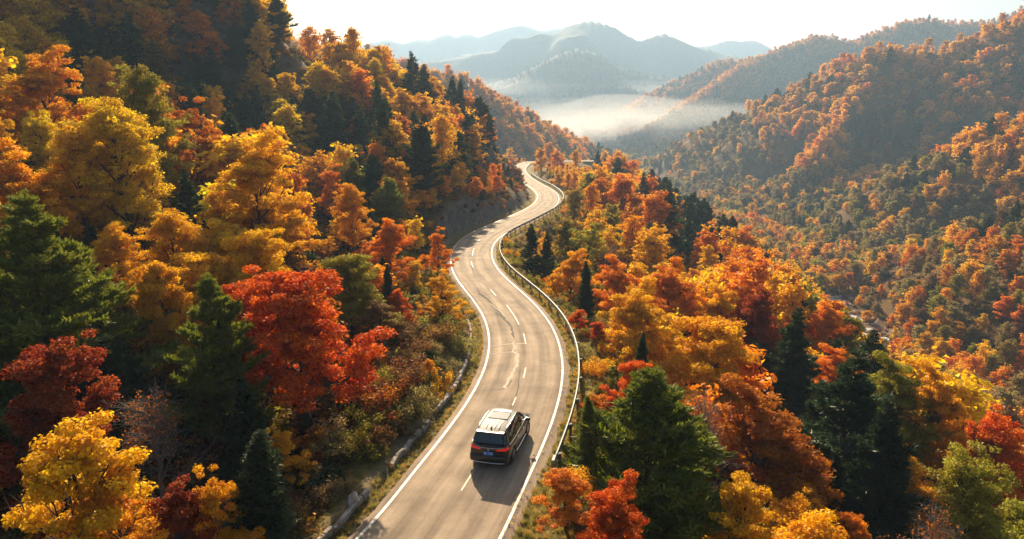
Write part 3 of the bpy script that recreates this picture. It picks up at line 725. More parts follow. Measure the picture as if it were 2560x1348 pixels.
def leaves(P, size, rg, flat=.35, out=None, thin=.62):
    """a pointed four-cornered leaf at every point"""
    n = len(P)
    nrm = rg.normal(0, 1, (n, 3)); nrm[:, 2] = np.abs(nrm[:, 2]) + flat
    if out is not None: nrm += out * .8
    nrm /= np.linalg.norm(nrm, axis=1)[:, None]
    t = rg.normal(0, 1, (n, 3)); t -= nrm * (t * nrm).sum(1)[:, None]; t /= np.linalg.norm(t, axis=1)[:, None]; b = np.cross(nrm, t)
    s = (size * rg.uniform(.6, 1.35, n))[:, None]
    v = np.stack([P - t * s * .5, P + b * s * thin * .5 + t * s * .05 + nrm * s * .1, P + t * s * .5, P - b * s * thin * .5 + t * s * .05 + nrm * s * .1], 1).reshape(-1, 3)
    return v, np.arange(n * 4).reshape(n, 4)
def norm(v): return v / np.maximum(1e-9, np.linalg.norm(v))
def broadleaf(seed, form, nleaf, lsize, dens=1.0, clump=.5):
    """10 m tree: form = maple (broad, puffed), oval (taller) or bare"""
    rg = np.random.default_rng(seed); segs = []; tips = []
    th = 6.2 if form != 'oval' else 8.4
    tr = [np.array([0, 0, -.6])]; lean = rg.normal(0, .05, 2)
    for k in range(1, 9):
        tr.append(np.array([lean[0] * k * 1.2 + rg.normal(0, .09), lean[1] * k * 1.2 + rg.normal(0, .09), -.6 + (th + .6) * k / 8]))
    r = np.linspace(.21, .07, 9)
    for k in range(8): segs.append((*tr[k], *tr[k+1], r[k], r[k+1]))
    def tpos(t):
        k = min(7, int(t * 8)); f_ = t * 8 - k; return tr[k] * (1 - f_) + tr[k+1] * f_
    nl = 22 if form == 'maple' else (15 if form == 'bare' else 24)
    for i in range(nl):
        t = .24 + .76 * (i + .5) / nl; p = tpos(min(.999, t)); a = i * 2.399 + rg.normal(0, .35)
        if form == 'oval': ln = 2.3 * math.sin(math.pi * (.16 + .78 * (1 - t))) ** .7 + .3; el = R(38 + 30 * t)
        else: ln = (3.9 - 1.5 * t) * rg.uniform(.6, 1.12); el = R(14 + 58 * t ** 1.5 + rg.normal(0, 7))
        if form == 'bare': ln *= .95; el += R(12)
        d = np.array([math.cos(a) * math.cos(el), math.sin(a) * math.cos(el), math.sin(el)])
        q = p; rr = .085 * (1.25 - t * .6); nseg = 4; pts = [p]
        for k in range(nseg):
            d = norm(d + rg.normal(0, .13, 3) + np.array([0, 0, .07])); q2 = q + d * ln / nseg; r2 = rr * .68
            segs.append((*q, *q2, rr, r2)); q = q2; rr = r2; pts.append(q)
        for m_ in range(7):
            f_ = .22 + .78 * (m_ + .5) / 7; k = min(nseg - 1, int(f_ * nseg)); s0 = pts[k] + (pts[k+1] - pts[k]) * (f_ * nseg - k)
            sd = norm(norm(pts[k+1] - pts[k]) + rg.normal(0, .75, 3) * np.array([1, 1, .6]) + np.array([0, 0, .15])); sl_ = ln * rg.uniform(.22, .42) * (1.15 - .4 * f_); q = s0; rs = .026
            for k2 in range(2):
                sd = norm(sd + rg.normal(0, .2, 3)); q2 = q + sd * sl_ / 2; segs.append((*q, *q2, rs, rs * .6)); q = q2; rs *= .6
                for z_ in range(3 if form == 'bare' else 1):
                    td = norm(sd + rg.normal(0, .7, 3) + np.array([0, 0, .25])); tl = rg.uniform(.35, .8); e = q + td * tl
                    segs.append((*q, *e, .011, .004)); tips.append(e)
                    if form == 'bare':
                        for w_ in range(2):
                            e2 = e + norm(td + rg.normal(0, .6, 3)) * .4; segs.append((*e, *e2, .006, .003))
            tips.append(q)
        tips.append(pts[-1])
    tips = np.array(tips)
    if form == 'oval': tips = np.vstack([tips, np.c_[rg.normal(0, .35, (10, 2)), rg.uniform(7.6, 9.5, 10)]])
    sc = 10.0 / tips[:, 2].max() if form != 'bare' else 1
    # keep a part of the tips so that the crown has holes; every tip carries a puff of its own size
    keep = rg.random(len(tips)) < dens; T_ = tips[keep]
    ps = rg.uniform(.5, 1.35, len(T_)) * clump; w = ps ** 2; c = rg.choice(len(T_), nleaf, p=w / w.sum())
    g = rg.normal(0, 1, (nleaf, 3)); g /= np.linalg.norm(g, axis=1)[:, None]; rr = rg.uniform(.35, 1.0, nleaf) ** .6
    off = g * rr[:, None] * ps[c][:, None] * np.array([1, 1, .45]); off += rg.normal(0, .05, off.shape)
    P = T_[c] + off
    v, f = leaves(P, lsize, rg, .3, g)
    puff = rg.random(len(T_)); lv = np.clip(.5 * puff[c] + .5 * rg.random(nleaf), 0, 1)
    return segs, v, f, lv
def conifer(seed, form, nneed, nl=.20, wid=.15):
    """10 m evergreen: fir (narrow, layered), pine (broad, tufted), cone (dense, small)"""
    rg = np.random.default_rng(seed); segs = []; tuf = []; tdir = []; twt = []
    tr = [np.array([rg.normal(0, .04) * k / 3, rg.normal(0, .04) * k / 3, -.5 + 10.4 * k / 10]) for k in range(11)]
    r = np.linspace(.19, .015, 11)
    for k in range(10): segs.append((*tr[k], *tr[k+1], r[k], r[k+1]))
    z = {'fir': 1.0, 'pine': 1.2, 'cone': .5}[form]; k = 0
    while z < 9.75:
        t = z / 10; wmax = {'fir': 3.1, 'pine': 3.2, 'cone': 2.5}[form]
        env = wmax * ((1 - t) ** (1.05 if form == 'fir' else .9 if form == 'cone' else .84)) * (.6 + .4 * min(1, t * 4)) + .02
        nb = 6 if form != 'cone' else 8; ph = rg.uniform(0, 6)
        layer = rg.uniform(.7, 1.15)
        for i in range(nb):
            if rg.random() < (.22 if form != 'cone' else .05): continue
            a = ph + i * 2 * math.pi / nb + rg.normal(0, .3); ln = max(.05, env * layer * rg.uniform(.5, 1.2))
            el = {'fir': R(-6 + 34 * t), 'pine': R(6 + 40 * t), 'cone': R(40)}[form] + rg.normal(0, .09)
            d = np.array([math.cos(a) * math.cos(el), math.sin(a) * math.cos(el), math.sin(el)])
            kk = min(9, int((z + .5) / 1.04)); p = tr[kk] + (tr[kk+1] - tr[kk]) * ((z + .5) / 1.04 - kk)
            q = p; rr = .035 * (1.1 - t); ns = 4
            for s in range(ns):
                d = norm(d + np.array([0, 0, .11 if form != 'cone' else .16]) * (s / ns) + rg.normal(0, .05, 3)); q2 = q + d * ln / ns
                segs.append((*q, *q2, rr, rr * .7)); rr *= .7
                side = norm(np.cross(d, [0, 0, 1]))
                for m_ in range(3):
                    f_ = (m_ + .5) / 3; b0 = q + (q2 - q) * f_; u = (s + f_) / ns
                    if u < .12: continue
                    tl = (ln * .3 + .08) * (.55 + .55 * math.sin(math.pi * min(1, u * .85))) * rg.uniform(.6, 1.2)
                    for sg in (-1, 1):
                        td = norm(d * .75 + side * sg * .9 + np.array([0, 0, rg.normal(.06 if form != 'pine' else .25, .12)])); e = b0 + td * tl
                        if form == 'pine' and tl > .3: segs.append((*b0, *e, .01, .005))
                        nn = max(1, int(tl / .16))
                        for w_ in range(nn):
                            tuf.append(b0 + (e - b0) * (w_ + 1) / nn); tdir.append(td); twt.append(.25 + u)
                tuf.append(q2); tdir.append(d); twt.append(1.2)
                q = q2
        z += {'fir': .5, 'pine': .62, 'cone': .3}[form] * (1.15 - .5 * t); k += 1
    for q_ in np.linspace(9.3, 10, 8): tuf.append(np.array([tr[-1][0], tr[-1][1], q_])); tdir.append(np.array([0, 0, 1.])); twt.append(.8)
    tuf = np.array(tuf); tdir = np.array(tdir); twt = np.array(twt); c = rg.choice(len(tuf), nneed, p=twt / twt.sum())
    d = tdir[c] * .9 + rg.normal(0, 1, (nneed, 3)) * np.array([.6, .6, .38 if form == 'fir' else .6]) + np.array([0, 0, .35 if form == 'pine' else .12]); d /= np.linalg.norm(d, axis=1)[:, None]
    P = tuf[c] + rg.normal(0, 1, (nneed, 3)) * np.array([.06, .06, .03]); L_ = (nl * rg.uniform(.7, 1.4, nneed) * np.clip((10.6 - P[:, 2]) / 2.5, .4, 1))[:, None]
    s = np.cross(d, rg.normal(0, 1, (nneed, 3))); s /= np.linalg.norm(s, axis=1)[:, None]; w = L_ * wid
    v = np.stack([P - s * w, P + s * w, P + d * L_ + s * w * .35, P + d * L_ - s * w * .35], 1).reshape(-1, 3)
    f = np.arange(nneed * 4).reshape(-1, 4)
    lay = rg.random(len(tuf)); return segs, v, f, np.clip(.35 * lay[c] + .65 * rg.random(nneed), 0, 1)
def bush(seed, nleaf, lsize, woody=True):
    rg = np.random.default_rng(seed); segs = []; tips = []
    for i in range(9):
        a = rg.uniform(0, 6.28); el = R(rg.uniform(25, 80)); d = np.array([math.cos(a) * math.cos(el), math.sin(a) * math.cos(el), math.sin(el)]); q = np.array([rg.normal(0, .06), rg.normal(0, .06), -.1]); ln = rg.uniform(.5, .95)
        for k in range(3):
            d = norm(d + rg.normal(0, .2, 3)); q2 = q + d * ln / 3; segs.append((*q, *q2, .018 * (1 - k * .3), .013 * (1 - k * .3))); q = q2
            for _ in range(3):
                e = q + norm(d + rg.normal(0, .7, 3)) * .2; segs.append((*q, *e, .006, .003)); tips.append(e)
        tips.append(q)
    T_ = np.array(tips); c = rg.integers(0, len(T_), nleaf); g = rg.normal(0, 1, (nleaf, 3)); P = T_[c] + g * .085
    P[:, 2] = np.maximum(P[:, 2], .02)
    v, f = leaves(P, lsize, rg, .2, g / 2); return segs, v, f, rg.random(nleaf)
def two_meshes(name, gen, lm, bark=None, sides=5):
    segs, v, f, lv = gen; tv, tf = tubes(segs, sides)
    t = mesh_np(name + '_trunk', tv, tf.ravel(), np.full(len(tf), 4), None, True); t.materials.append(bark or M_bark)
    c = mesh_np(name + '_crown', v, f.ravel(), np.full(len(f), 4), dict(lv=('FACE', lv))); c.materials.append(lm)
    return t, c
def one_mesh(name, gen, lm, keep_segs=60):
    segs, v, f, lv = gen; segs = sorted(segs, key=lambda s: -s[6])[:keep_segs]; tv, tf = tubes(segs, 4)
    V = np.concatenate([v, tv]); Fc = np.concatenate([f, tf + len(v)])
    me = mesh_np(name, V, Fc.ravel(), np.full(len(Fc), 4), dict(lv=('FACE', np.r_[lv, np.full(len(tf), .5)])))
    me.materials.append(lm); me.materials.append(M_bark)
    me.polygons.foreach_set('material_index', np.r_[np.zeros(len(f)), np.ones(len(tf))].astype(np.int32))
    return me
HI = {
 'maple': [two_meshes('maple', broadleaf(100 + k, 'maple', 44000, .155, [.5, .42, .46, .56][k], [.5, .46, .54, .44][k]), M_leaf) for k in range(4)],
 'sparse': [two_meshes('sparse', broadleaf(150 + k, 'maple', 20000, .16, .24, .44), M_leaf) for k in range(2)],
 'oval': [two_meshes('oval', broadleaf(200 + k, 'oval', 36000, .13, .6, .38), M_leaf) for k in range(2)],
 'bare': [two_meshes('bare', broadleaf(300 + k, 'bare', 1100, .13, .5, .25), M_leaf, M_grey, 4) for k in range(2)],
 'pine': [two_meshes('pine', conifer(400 + k, 'pine', 46000, .24), M_need) for k in range(2)],
 'fir': [two_meshes('fir', conifer(500 + k, 'fir', 40000, .20), M_need) for k in range(2)],
 'cone': [two_meshes('cone', conifer(600 + k, 'cone', 26000, .18), M_need) for k in range(1)],
}
MID = {
 'maple': [two_meshes('maple_mid', broadleaf(110 + k, 'maple', 6500, .34, .5, .52), M_leaf, None, 4) for k in range(4)],
 'sparse': [two_meshes('sparse_mid', broadleaf(160 + k, 'maple', 3800, .32, .3, .48), M_leaf, None, 4) for k in range(2)],
 'oval': [two_meshes('oval_mid', broadleaf(210 + k, 'oval', 4200, .33, .85, .45), M_leaf, None, 4) for k in range(2)],
 'bare': HI['bare'],
 'pine': [two_meshes('pine_mid', conifer(410 + k, 'pine', 7000, .42), M_need, None, 4) for k in range(2)],
 'fir': [two_meshes('fir_mid', conifer(510 + k, 'fir', 7000, .38), M_need, None, 4) for k in range(2)],
 'cone': [two_meshes('cone_mid', conifer(610, 'cone', 4500, .34), M_need, None, 4)],
}
KNAME = dict(sparse='maple_tree', maple='maple_tree', oval='broadleaf_tree', bare='bare_tree', pine='pine_tree', fir='fir_tree', cone='evergreen_tree')

trees = []   # every individual: dict(x,y,z,h,w,kind,col,label,group,screen)
def scr(x, y, z, h, w):
    u0, v0, d0 = proj(x, y, z); u1, v1, d1 = proj(x, y, z + h)
    return (u0 + u1) / 2, v1, v0, F / max(1, (d0 + d1) / 2) * w, d0
WID = dict(maple=.43, sparse=.43, oval=.28, bare=.36, pine=.31, fir=.27, cone=.18)
for (kind, c, px, yt, d, h, wf, lab) in HAND:
    if d > 50:
        best = min((abs((lambda q: q[2] - float(gz(q[0], q[1])[0]))(unproj(px, yt, d * f_)) - h) + abs(f_ - 1) * 6, f_) for f_ in np.linspace(.72, 1.2, 25))[1]; d = d * best
    x, y, z = unproj(px, yt, d); g = float(gz(x, y)[0]); hh = z - g
    hh2 = min(max(hh, h * .75), h * 1.35)
    if abs(hh - h) > .3 * h: print('HAND', lab[:34], 'want', h, 'got', round(hh, 1))
    trees.append(dict(x=x, y=y, z=z - hh2 if hh > hh2 else g, h=hh2, w=wf * 1.12 * h / hh2, kind=kind, c=c, label=lab, hand=True))
for t in trees:
    if t['z'] > gz(t['x'], t['y'])[0] + .3: t['h'] += t['z'] - gz(t['x'], t['y'])[0]; t['z'] = float(gz(t['x'], t['y'])[0])
hs = np.array([scr(t['x'], t['y'], t['z'], t['h'], t['h'] * WID[t['kind']] * t['w']) for t in trees])

# colour and kind of what grows where, read off the photograph in squares of 128 pixels
MAP = """YGNONYYG........NNOO
YYGNNYYYGO......NNOO
YYYGNNNGGN....NGNNGG
YYYYYYGNGO.GONNGGNGG
NYYYYYGGG.LLGNGGGGGO
NNYNYYYGG.LGGGOGGGGL
DNYNRYYGG..LYGGNOGTG
YDNNNOGGB..LGGOUNGYG
YYNNNGGBL..LNNOUNLGR
YYDONNBBL.LRNNYUNNLL
YYDGGNBBL.LRNNLGONBL""".split('\n')
def pick(px, py, rg):
    cx = int(np.clip((px + rg.normal(0, 45)) // 128, 0, 19)); cyy = int(np.clip((py + rg.normal(0, 45)) // 128, 0, 10))
    c = MAP[cyy][cx]
    c = {'.': 'G', 'C': 'N'}.get(c, c)
    if rg.random() < .14: c = rg.choice(list('YYGGGOOUBN'))
    return c
rg = np.random.default_rng(21)
cand = []
for gx in np.arange(-190, 125, 4.2):
    for gy in np.arange(13, 345, 4.2):
        x = gx + rg.uniform(-1.9, 1.9); y = gy + rg.uniform(-1.9, 1.9)
        if abs(x) / y > .95 or (y < 17): continue
        cand.append((x, y))
cand = np.array(cand); cz = gz(cand[:, 0], cand[:, 1]); cl_, _ = road_near(cand[:, 0], cand[:, 1]); rb, _, _ = river_at(cand[:, 0], cand[:, 1])
crz = None
RC = np.array([proj(CL[i, 0] + NR[i, 0] * o, CL[i, 1] + NR[i, 1] * o, road_z(CL[i, 1])) + (0,) for i in range(0, NI, 2) for o in (-2.4, 0, 2.4) if CL[i, 1] > 18])
HXY = np.array([(t['x'], t['y']) for t in trees])
auto = []
for (x, y), z, l, rd in zip(cand, cz, cl_, rb):
    dist = math.hypot(x, y)
    if abs(l) < HW + 3.2 or rd < (5 if 148 < y < 200 else 2 if y > 140 else 0): continue
    if 285 < y < 336 and -12 < x < 14: continue
    if l > 0 and l < 9 and y < 250 and rg.random() < .62: continue
    if l < 0 and l > -6.2 and y < 60: continue
    if np.min(np.hypot(HXY[:, 0] - x, HXY[:, 1] - y)) < 2.8: continue
    h = rg.uniform(6.5, 10.5) if dist > 30 else rg.uniform(5, 7.5)
    if abs(l) < 8: h *= .5
    if rd < 25 or (x > 48 and y > 60): h *= .78
    px, py, dep = proj(x, y, z + h * .6)
    c = pick(px, py, rg)
    if rd < 30: c = rg.choice(list('TGLTYBGO'))
    if .47 < x / y < .60 and 150 < y < 192 and rd < 8: continue
    if .47 < x / y < .60 and 95 < y < 192: h *= .5
    kind = rg.choice(['maple', 'oval', 'sparse'], p=[.6, .26, .14])
    if c in 'NP': kind = rg.choice(['fir', 'pine', 'cone'], p=[.55, .35, .1]); h *= 1.08
    if c in 'BT' and rg.random() < .3: kind, c = 'bare', 'A'
    if kind == 'bare': h *= .8
    w = rg.uniform(.95, 1.3)
    su, vt, vb, sw, dd = scr(x, y, z, h, h * WID[kind] * w)
    if dd < 12: continue
    # never in front of the carriageway or a hand placed crown
    m = (np.abs(RC[:, 0] - su) < sw * .9) & (RC[:, 1] > vt - 4) & (RC[:, 1] < vb) & (RC[:, 2] > dd)
    if m.any():
        h2 = h * .4
        su, vt, vb, sw, dd = scr(x, y, z, h2, h2 * WID[kind] * w)
        m = (np.abs(RC[:, 0] - su) < sw * .9) & (RC[:, 1] > vt - 4) & (RC[:, 1] < vb) & (RC[:, 2] > dd)
        if m.any(): continue
        h = h2
    cyh = hs[:, 1] + .42 * (hs[:, 2] - hs[:, 1])
    ov = (hs[:, 4] > dd) & (np.abs(hs[:, 0] - su) < sw * .7 + hs[:, 3] * .62) & (vt < cyh + .1 * (hs[:, 2] - hs[:, 1])) & (vb > hs[:, 1])
    if ov.any():
        # shorten it so the crown behind stays in view
        j = np.where(ov)[0]; need = cyh[j].max() + .15 * (hs[j, 2] - hs[j, 1]).max(); h3 = h * (vb - need) / max(1, vb - vt)
        if h3 < 2.6: continue
        h = h3
    # a tree must not rise above the skyline of its own hill where a landmark stands
    auto.append(dict(x=x, y=y, z=float(z) - .1, h=h, w=w, kind=kind, c=c, hand=False))
print('auto', len(auto))
# which of them show: a coarse depth picture of crowns
W_, H_ = 512, 270; zb = np.full((H_, W_), 1e9); idb = np.full((H_, W_), -1, int)
allt = trees + auto
for k, t in enumerate(allt):
    su, vt, vb, sw, dd = scr(t['x'], t['y'], t['z'], t['h'], t['h'] * WID[t['kind']] * t['w'])
    x0, x1, y0, y1 = [int(q / 5) for q in (su - sw * .9, su + sw * .9, vt, vt + (vb - vt) * .85)]
    x0c, x1c, y0c, y1c = max(0, x0), min(W_ - 1, x1), max(0, y0), min(H_ - 1, y1)
    t['scr'] = (su, vt, vb, sw, dd)
    if x1c < x0c or y1c < y0c: continue
    yy, xx = np.mgrid[y0c:y1c+1, x0c:x1c+1]
    e = ((xx - (x0 + x1) / 2) / max(.5, (x1 - x0) / 2)) ** 2 + ((yy - (y0 + y1) / 2) / max(.5, (y1 - y0) / 2)) ** 2 <= 1.05
    s = zb[y0c:y1c+1, x0c:x1c+1]; si = idb[y0c:y1c+1, x0c:x1c+1]; mk = e & (dd < s); s[mk] = dd; si[mk] = k
cnt = np.bincount(idb[idb >= 0], minlength=len(allt))
for k, t in enumerate(allt): t['vis'] = int(cnt[k])
auto_v = sorted([t for t in auto if t['vis'] > 3], key=lambda t: -t['vis'])
nh = len(trees); lim = 300 - nh
indiv = trees + auto_v[:lim]; rest = auto_v[lim:] + [t for t in auto if t['vis'] <= 3]
print('individual trees', len(indiv), 'rest', len(rest))

CW = dict(Y='yellow', G='amber', O='orange', R='scarlet', D='dark red', U='rust-red', B='brown', L='yellow-green', T='tan', N='dark green', P='green', A='grey')
KW = dict(sparse='thinly leaved tree', maple='broad-crowned tree', oval='upright tree', bare='leafless tree', pine='pine', fir='fir', cone='small evergreen')
SHORT = {}
for t in trees:
    s = t['label'].split(' in front')[0].split(' behind')[0].split(' with')[0].split(' between')[0].split(' below')[0].split(' above')[0].split(' standing')[0].split(' beside')[0].split(' on the')[0].split(' by the')[0].split(' beyond')[0].split(' in the')[0].split(' under')[0].split(' at the')[0].split(' next')[0].split(' near')[0].split(' just')[0].split(' close')[0].split(' among')[0].split(' high')[0].split(' rising')[0].split(' over')[0].split(' alone')[0].split(' topping')[0].split(' leaning')[0].split(' touching')[0].split(' of the')[0].split(' of two')[0].split(' closest')[0].split(' in shade')[0].split(' to the')[0]
    t['short'] = 'the ' + s
used = {}
for t in trees: used[t['label']] = 1
from collections import Counter
scount = Counter(t['short'] for t in trees)
lms = [t for t in trees if scount[t['short']] == 1 and len(t['short'].split()) > 2]
def auto_label(t):
    h = t['h']; size = 'tall ' if h > 9 else ('' if h > 6 else ('small ' if h > 3.5 else 'very small '))
    su, vt, vb, sw, dd = t['scr']; cv = (vt * .6 + vb * .4)
    ds = sorted(lms, key=lambda m: math.hypot(m['scr'][0] - su, (m['scr'][1] * .6 + m['scr'][2] * .4) - cv))
    for m in ds[:9]:
        du = su - m['scr'][0]; dv = cv - (m['scr'][1] * .6 + m['scr'][2] * .4)
        if abs(du) > abs(dv) * 1.4: rel = ('on the valley side of ' if du > 0 else 'on the uphill side of ')
        elif abs(dv) > abs(du) * 1.4: rel = 'in front of ' if dd < m['scr'][4] else 'beyond '
        else: rel = ('diagonally in front of ' if dd < m['scr'][4] else 'diagonally beyond ')
        lab = size + CW[t['c']] + ' ' + KW[t['kind']] + ' ' + rel + m['short']
        for pre in ('', 'slightly farther ', 'more distant ') if m in ds[:3] else ('',):
            L2 = pre + lab
            if L2 not in used and len(L2.split()) <= 16: used[L2] = 1; return L2
    L2 = (size + CW[t['c']] + ' ' + KW[t['kind']] + ' in the forest near ' + ds[0]['short'])
    used[L2] = used.get(L2, 0) + 1; return L2
order = sorted([t for t in indiv if not t['hand']], key=lambda t: t['scr'][4])
for t in order: t['label'] = auto_label(t)
rgt = np.random.default_rng(3)
def tint(c, rg_, amt=.12):
    b = np.array(C[c]); f_ = 1 + rg_.normal(0, amt); g_ = 1 + rg_.normal(0, amt * .8)
    return tuple(np.clip([b[0] * f_, b[1] * f_ * g_, b[2] * f_], .002, .9)) + (1.0,)
for t in indiv:
    lib = HI if t['scr'][4] < 80 and (t['hand'] or t['scr'][4] < 62) else MID
    vs = lib[t['kind']]; tm, cm = vs[rgt.integers(0, len(vs))]
    s = t['h'] / 10.0; sw = s * t['w']
    root = empty(KNAME[t['kind']], (t['x'], t['y'], t['z']), rgt.uniform(0, 6.28), (sw, sw, s))
    conf = t['kind'] in ('pine', 'fir', 'cone')
    tag(root, t['label'], 'tree', 'evergreen trees on the slopes' if conf else ('leafless trees on the slopes' if t['kind'] == 'bare' else 'autumn broadleaf trees on the slopes'))
    link('trunk', tm, root)
    cr_ = link('crown', cm, root); cr_.color = tint(t['c'] if t['kind'] != 'bare' else 'U', rgt, .06 if t['hand'] else .12)

# ------------------------------------------------------------------ shrubs one can tell apart along the road
BM = [two_meshes('bush', bush(700 + k, 2600, .075), M_leaf, M_grey, 4) for k in range(4)]
shr = []; rs = np.random.default_rng(8)
def add_shrub(i, off, h, c, where):
    p = CL[i] + NR[i] * off; z = float(gz(p[0], p[1])[0])
    su, vt, vb, sw, dd = scr(p[0], p[1], z, h, h * .7)
    m = (np.abs(RC[:, 0] - su) < sw * .8) & (RC[:, 1] > vt) & (RC[:, 1] < vb) & (RC[:, 2] > dd)
    if m.sum() > 0 and h > .9: h *= .6
    shr.append((p[0], p[1], z, h, c, i, where))
i_lo = idx_px(1240, 1348); i_b1 = idx_px(1418, 900); i_b2 = idx_px(1229, 650); i_b3 = idx_px(1405, 500)
k = i_lo - 2
while k < i_b3 and len(shr) < 150:
    for off in (HW + 2.3, HW + 4.2, HW + 6.3):
        if rs.random() < .8: add_shrub(int(np.clip(k + rs.integers(-1, 2), 0, NI - 1)), off + rs.normal(0, .4), rs.uniform(.9, 1.9) * (1.0 if off > HW + 3 else .6), rs.choice(list('LLTTGYBOUR'), p=[.24,.2,.13,.1,.1,.07,.06,.05,.03,.02]), 'valley')
    k += 3 if SS[k] < SS[i_b1] else 5
k = i_lo - 2
while k < i_b2 and len(shr) < 260:
    for off in (-HW - 2.4, -HW - 3.8, -HW - 5.4):
        if rs.random() < .75: add_shrub(int(np.clip(k + rs.integers(-1, 2), 0, NI - 1)), off + rs.normal(0, .35), rs.uniform(.7, 1.6), rs.choice(list('TTBBLGUN'), p=[.2,.12,.22,.14,.12,.1,.05,.05]), 'bank')
    k += 3
SECT = [(i_lo + 12, 'before the car'), (idx_px(1345, 1140) + 4, 'beside the car'), (idx_px(1405, 1000), 'just past the car'), (idx_px(1418, 900), 'near the sealed road cracks'), (idx_px(1366, 780), 'along the first curve'), (idx_px(1249, 685), 'on the straight'), (idx_px(1258, 593), 'at the uphill bend'), (NI, 'towards the far bend')]
lab_used = {}
for (x, y, z, h, c, i, where) in shr:
    tm, cm = BM[rs.integers(0, 4)]
    root = empty('shrub', (x, y, z), rs.uniform(0, 6), (h * rs.uniform(.9, 1.3),) * 2 + (h,))
    link('stem', tm, root); o = link('foliage', cm, root); o.color = tint(c, rs, .12)
    sect = next(s for lim_, s in SECT if i <= lim_)
    row = abs((road_near(np.array([x]), np.array([y]))[0][0]))
    rw = 'hugging' if row < HW + 3.1 else ('one step off' if row < HW + 5 else 'farther down from' if where == 'valley' else 'farther up from')
    side = 'the guardrail side' if where == 'valley' else 'the ditch'
    sz = 'low' if h < .9 else ('waist-high' if h < 1.3 else 'tall')
    lab = f"{sz} {CW[c]} shrub {rw} {side} {sect}"
    if lab in lab_used: lab = lab.replace(' shrub ', ' shrub, farther along, ')
    if lab in lab_used: lab = lab.replace('farther along', 'last in line')
    if lab in lab_used: lab = lab.replace('last in line', 'beyond the others')
    lab_used[lab] = 1
    tag(root, lab, 'shrub', 'shrubs below the guardrail' if where == 'valley' else 'shrubs on the ditch bank')

# ------------------------------------------------------------------ stuff: instanced forest, undergrowth, grass
lib = bpy.data.collections.new('forest_library')
def gn_scatter(name, pts, vidx, rot, scl, tnt, protos, label, cat=None):
    me = bpy.data.meshes.new(name); n_ = len(pts); me.vertices.add(n_); me.vertices.foreach_set('co', np.asarray(pts, np.float32).ravel())
    def at(nm, ty, arr, f_):
        a = me.attributes.new(nm, ty, 'POINT'); a.data.foreach_set(f_, np.asarray(arr).ravel())
    at('vidx', 'INT', np.asarray(vidx, np.int32), 'value'); at('rot', 'FLOAT_VECTOR', np.asarray(rot, np.float32), 'vector'); at('scl', 'FLOAT_VECTOR', np.asarray(scl, np.float32), 'vector')
    t4 = np.c_[np.asarray(tnt, np.float32), np.ones(n_, np.float32)]; at('tint', 'FLOAT_COLOR', t4, 'color')
    o = link(name, me); o['label'] = label; o['kind'] = 'stuff'
    c = bpy.data.collections.new(name + '_kinds')
    for k, pm in enumerate(protos):
        po = bpy.data.objects.new(f'{name}_kind_{k:02d}', pm); c.objects.link(po)
    g = bpy.data.node_groups.new(name, 'GeometryNodeTree')
    g.interface.new_socket('Geometry', in_out='INPUT', socket_type='NodeSocketGeometry'); g.interface.new_socket('Geometry', in_out='OUTPUT', socket_type='NodeSocketGeometry')
    gi = g.nodes.new('NodeGroupInput'); go = g.nodes.new('NodeGroupOutput'); ip = g.nodes.new('GeometryNodeInstanceOnPoints'); ci = g.nodes.new('GeometryNodeCollectionInfo')
    ci.inputs['Collection'].default_value = c; ci.inputs['Separate Children'].default_value = True; ci.inputs['Reset Children'].default_value = True
    def na(nm, ty): q_ = g.nodes.new('GeometryNodeInputNamedAttribute'); q_.data_type = ty; q_.inputs['Name'].default_value = nm; return q_.outputs['Attribute']
    er = g.nodes.new('FunctionNodeEulerToRotation')
    l = g.links; l.new(gi.outputs[0], ip.inputs['Points']); l.new(ci.outputs[0], ip.inputs['Instance']); ip.inputs['Pick Instance'].default_value = True
    l.new(na('vidx', 'INT'), ip.inputs['Instance Index']); l.new(na('rot', 'FLOAT_VECTOR'), er.inputs[0]); l.new(er.outputs[0], ip.inputs['Rotation']); l.new(na('scl', 'FLOAT_VECTOR'), ip.inputs['Scale']); l.new(ip.outputs[0], go.inputs[0])
    md = o.modifiers.new('scatter', 'NODES'); md.node_group = g
    return o
FM = [one_mesh('forest_broad_a', broadleaf(130, 'maple', 1500, .62, .75, .75), M_leafI), one_mesh('forest_broad_b', broadleaf(131, 'maple', 1500, .62, .75, .75), M_leafI),
      one_mesh('forest_broad_c', broadleaf(132, 'oval', 1300, .55, .9, .55), M_leafI), one_mesh('forest_fir', conifer(530, 'fir', 2200, .6, .22), M_needI), one_mesh('forest_pine', conifer(430, 'pine', 2200, .65, .22), M_needI),
      one_mesh('forest_bare', broadleaf(330, 'bare', 900, .3, .9, .4), M_leafI, 400)]
FS = [one_mesh('far_broad_a', broadleaf(140, 'maple', 420, 1.15, .8, .85), M_leafI, 10), one_mesh('far_broad_b', broadleaf(141, 'maple', 420, 1.15, .8, .85), M_leafI, 10), one_mesh('far_oval', broadleaf(142, 'oval', 380, 1.0, .9, .6), M_leafI, 10), one_mesh('far_fir', conifer(540, 'fir', 900, 1.0, .32), M_needI, 10)]
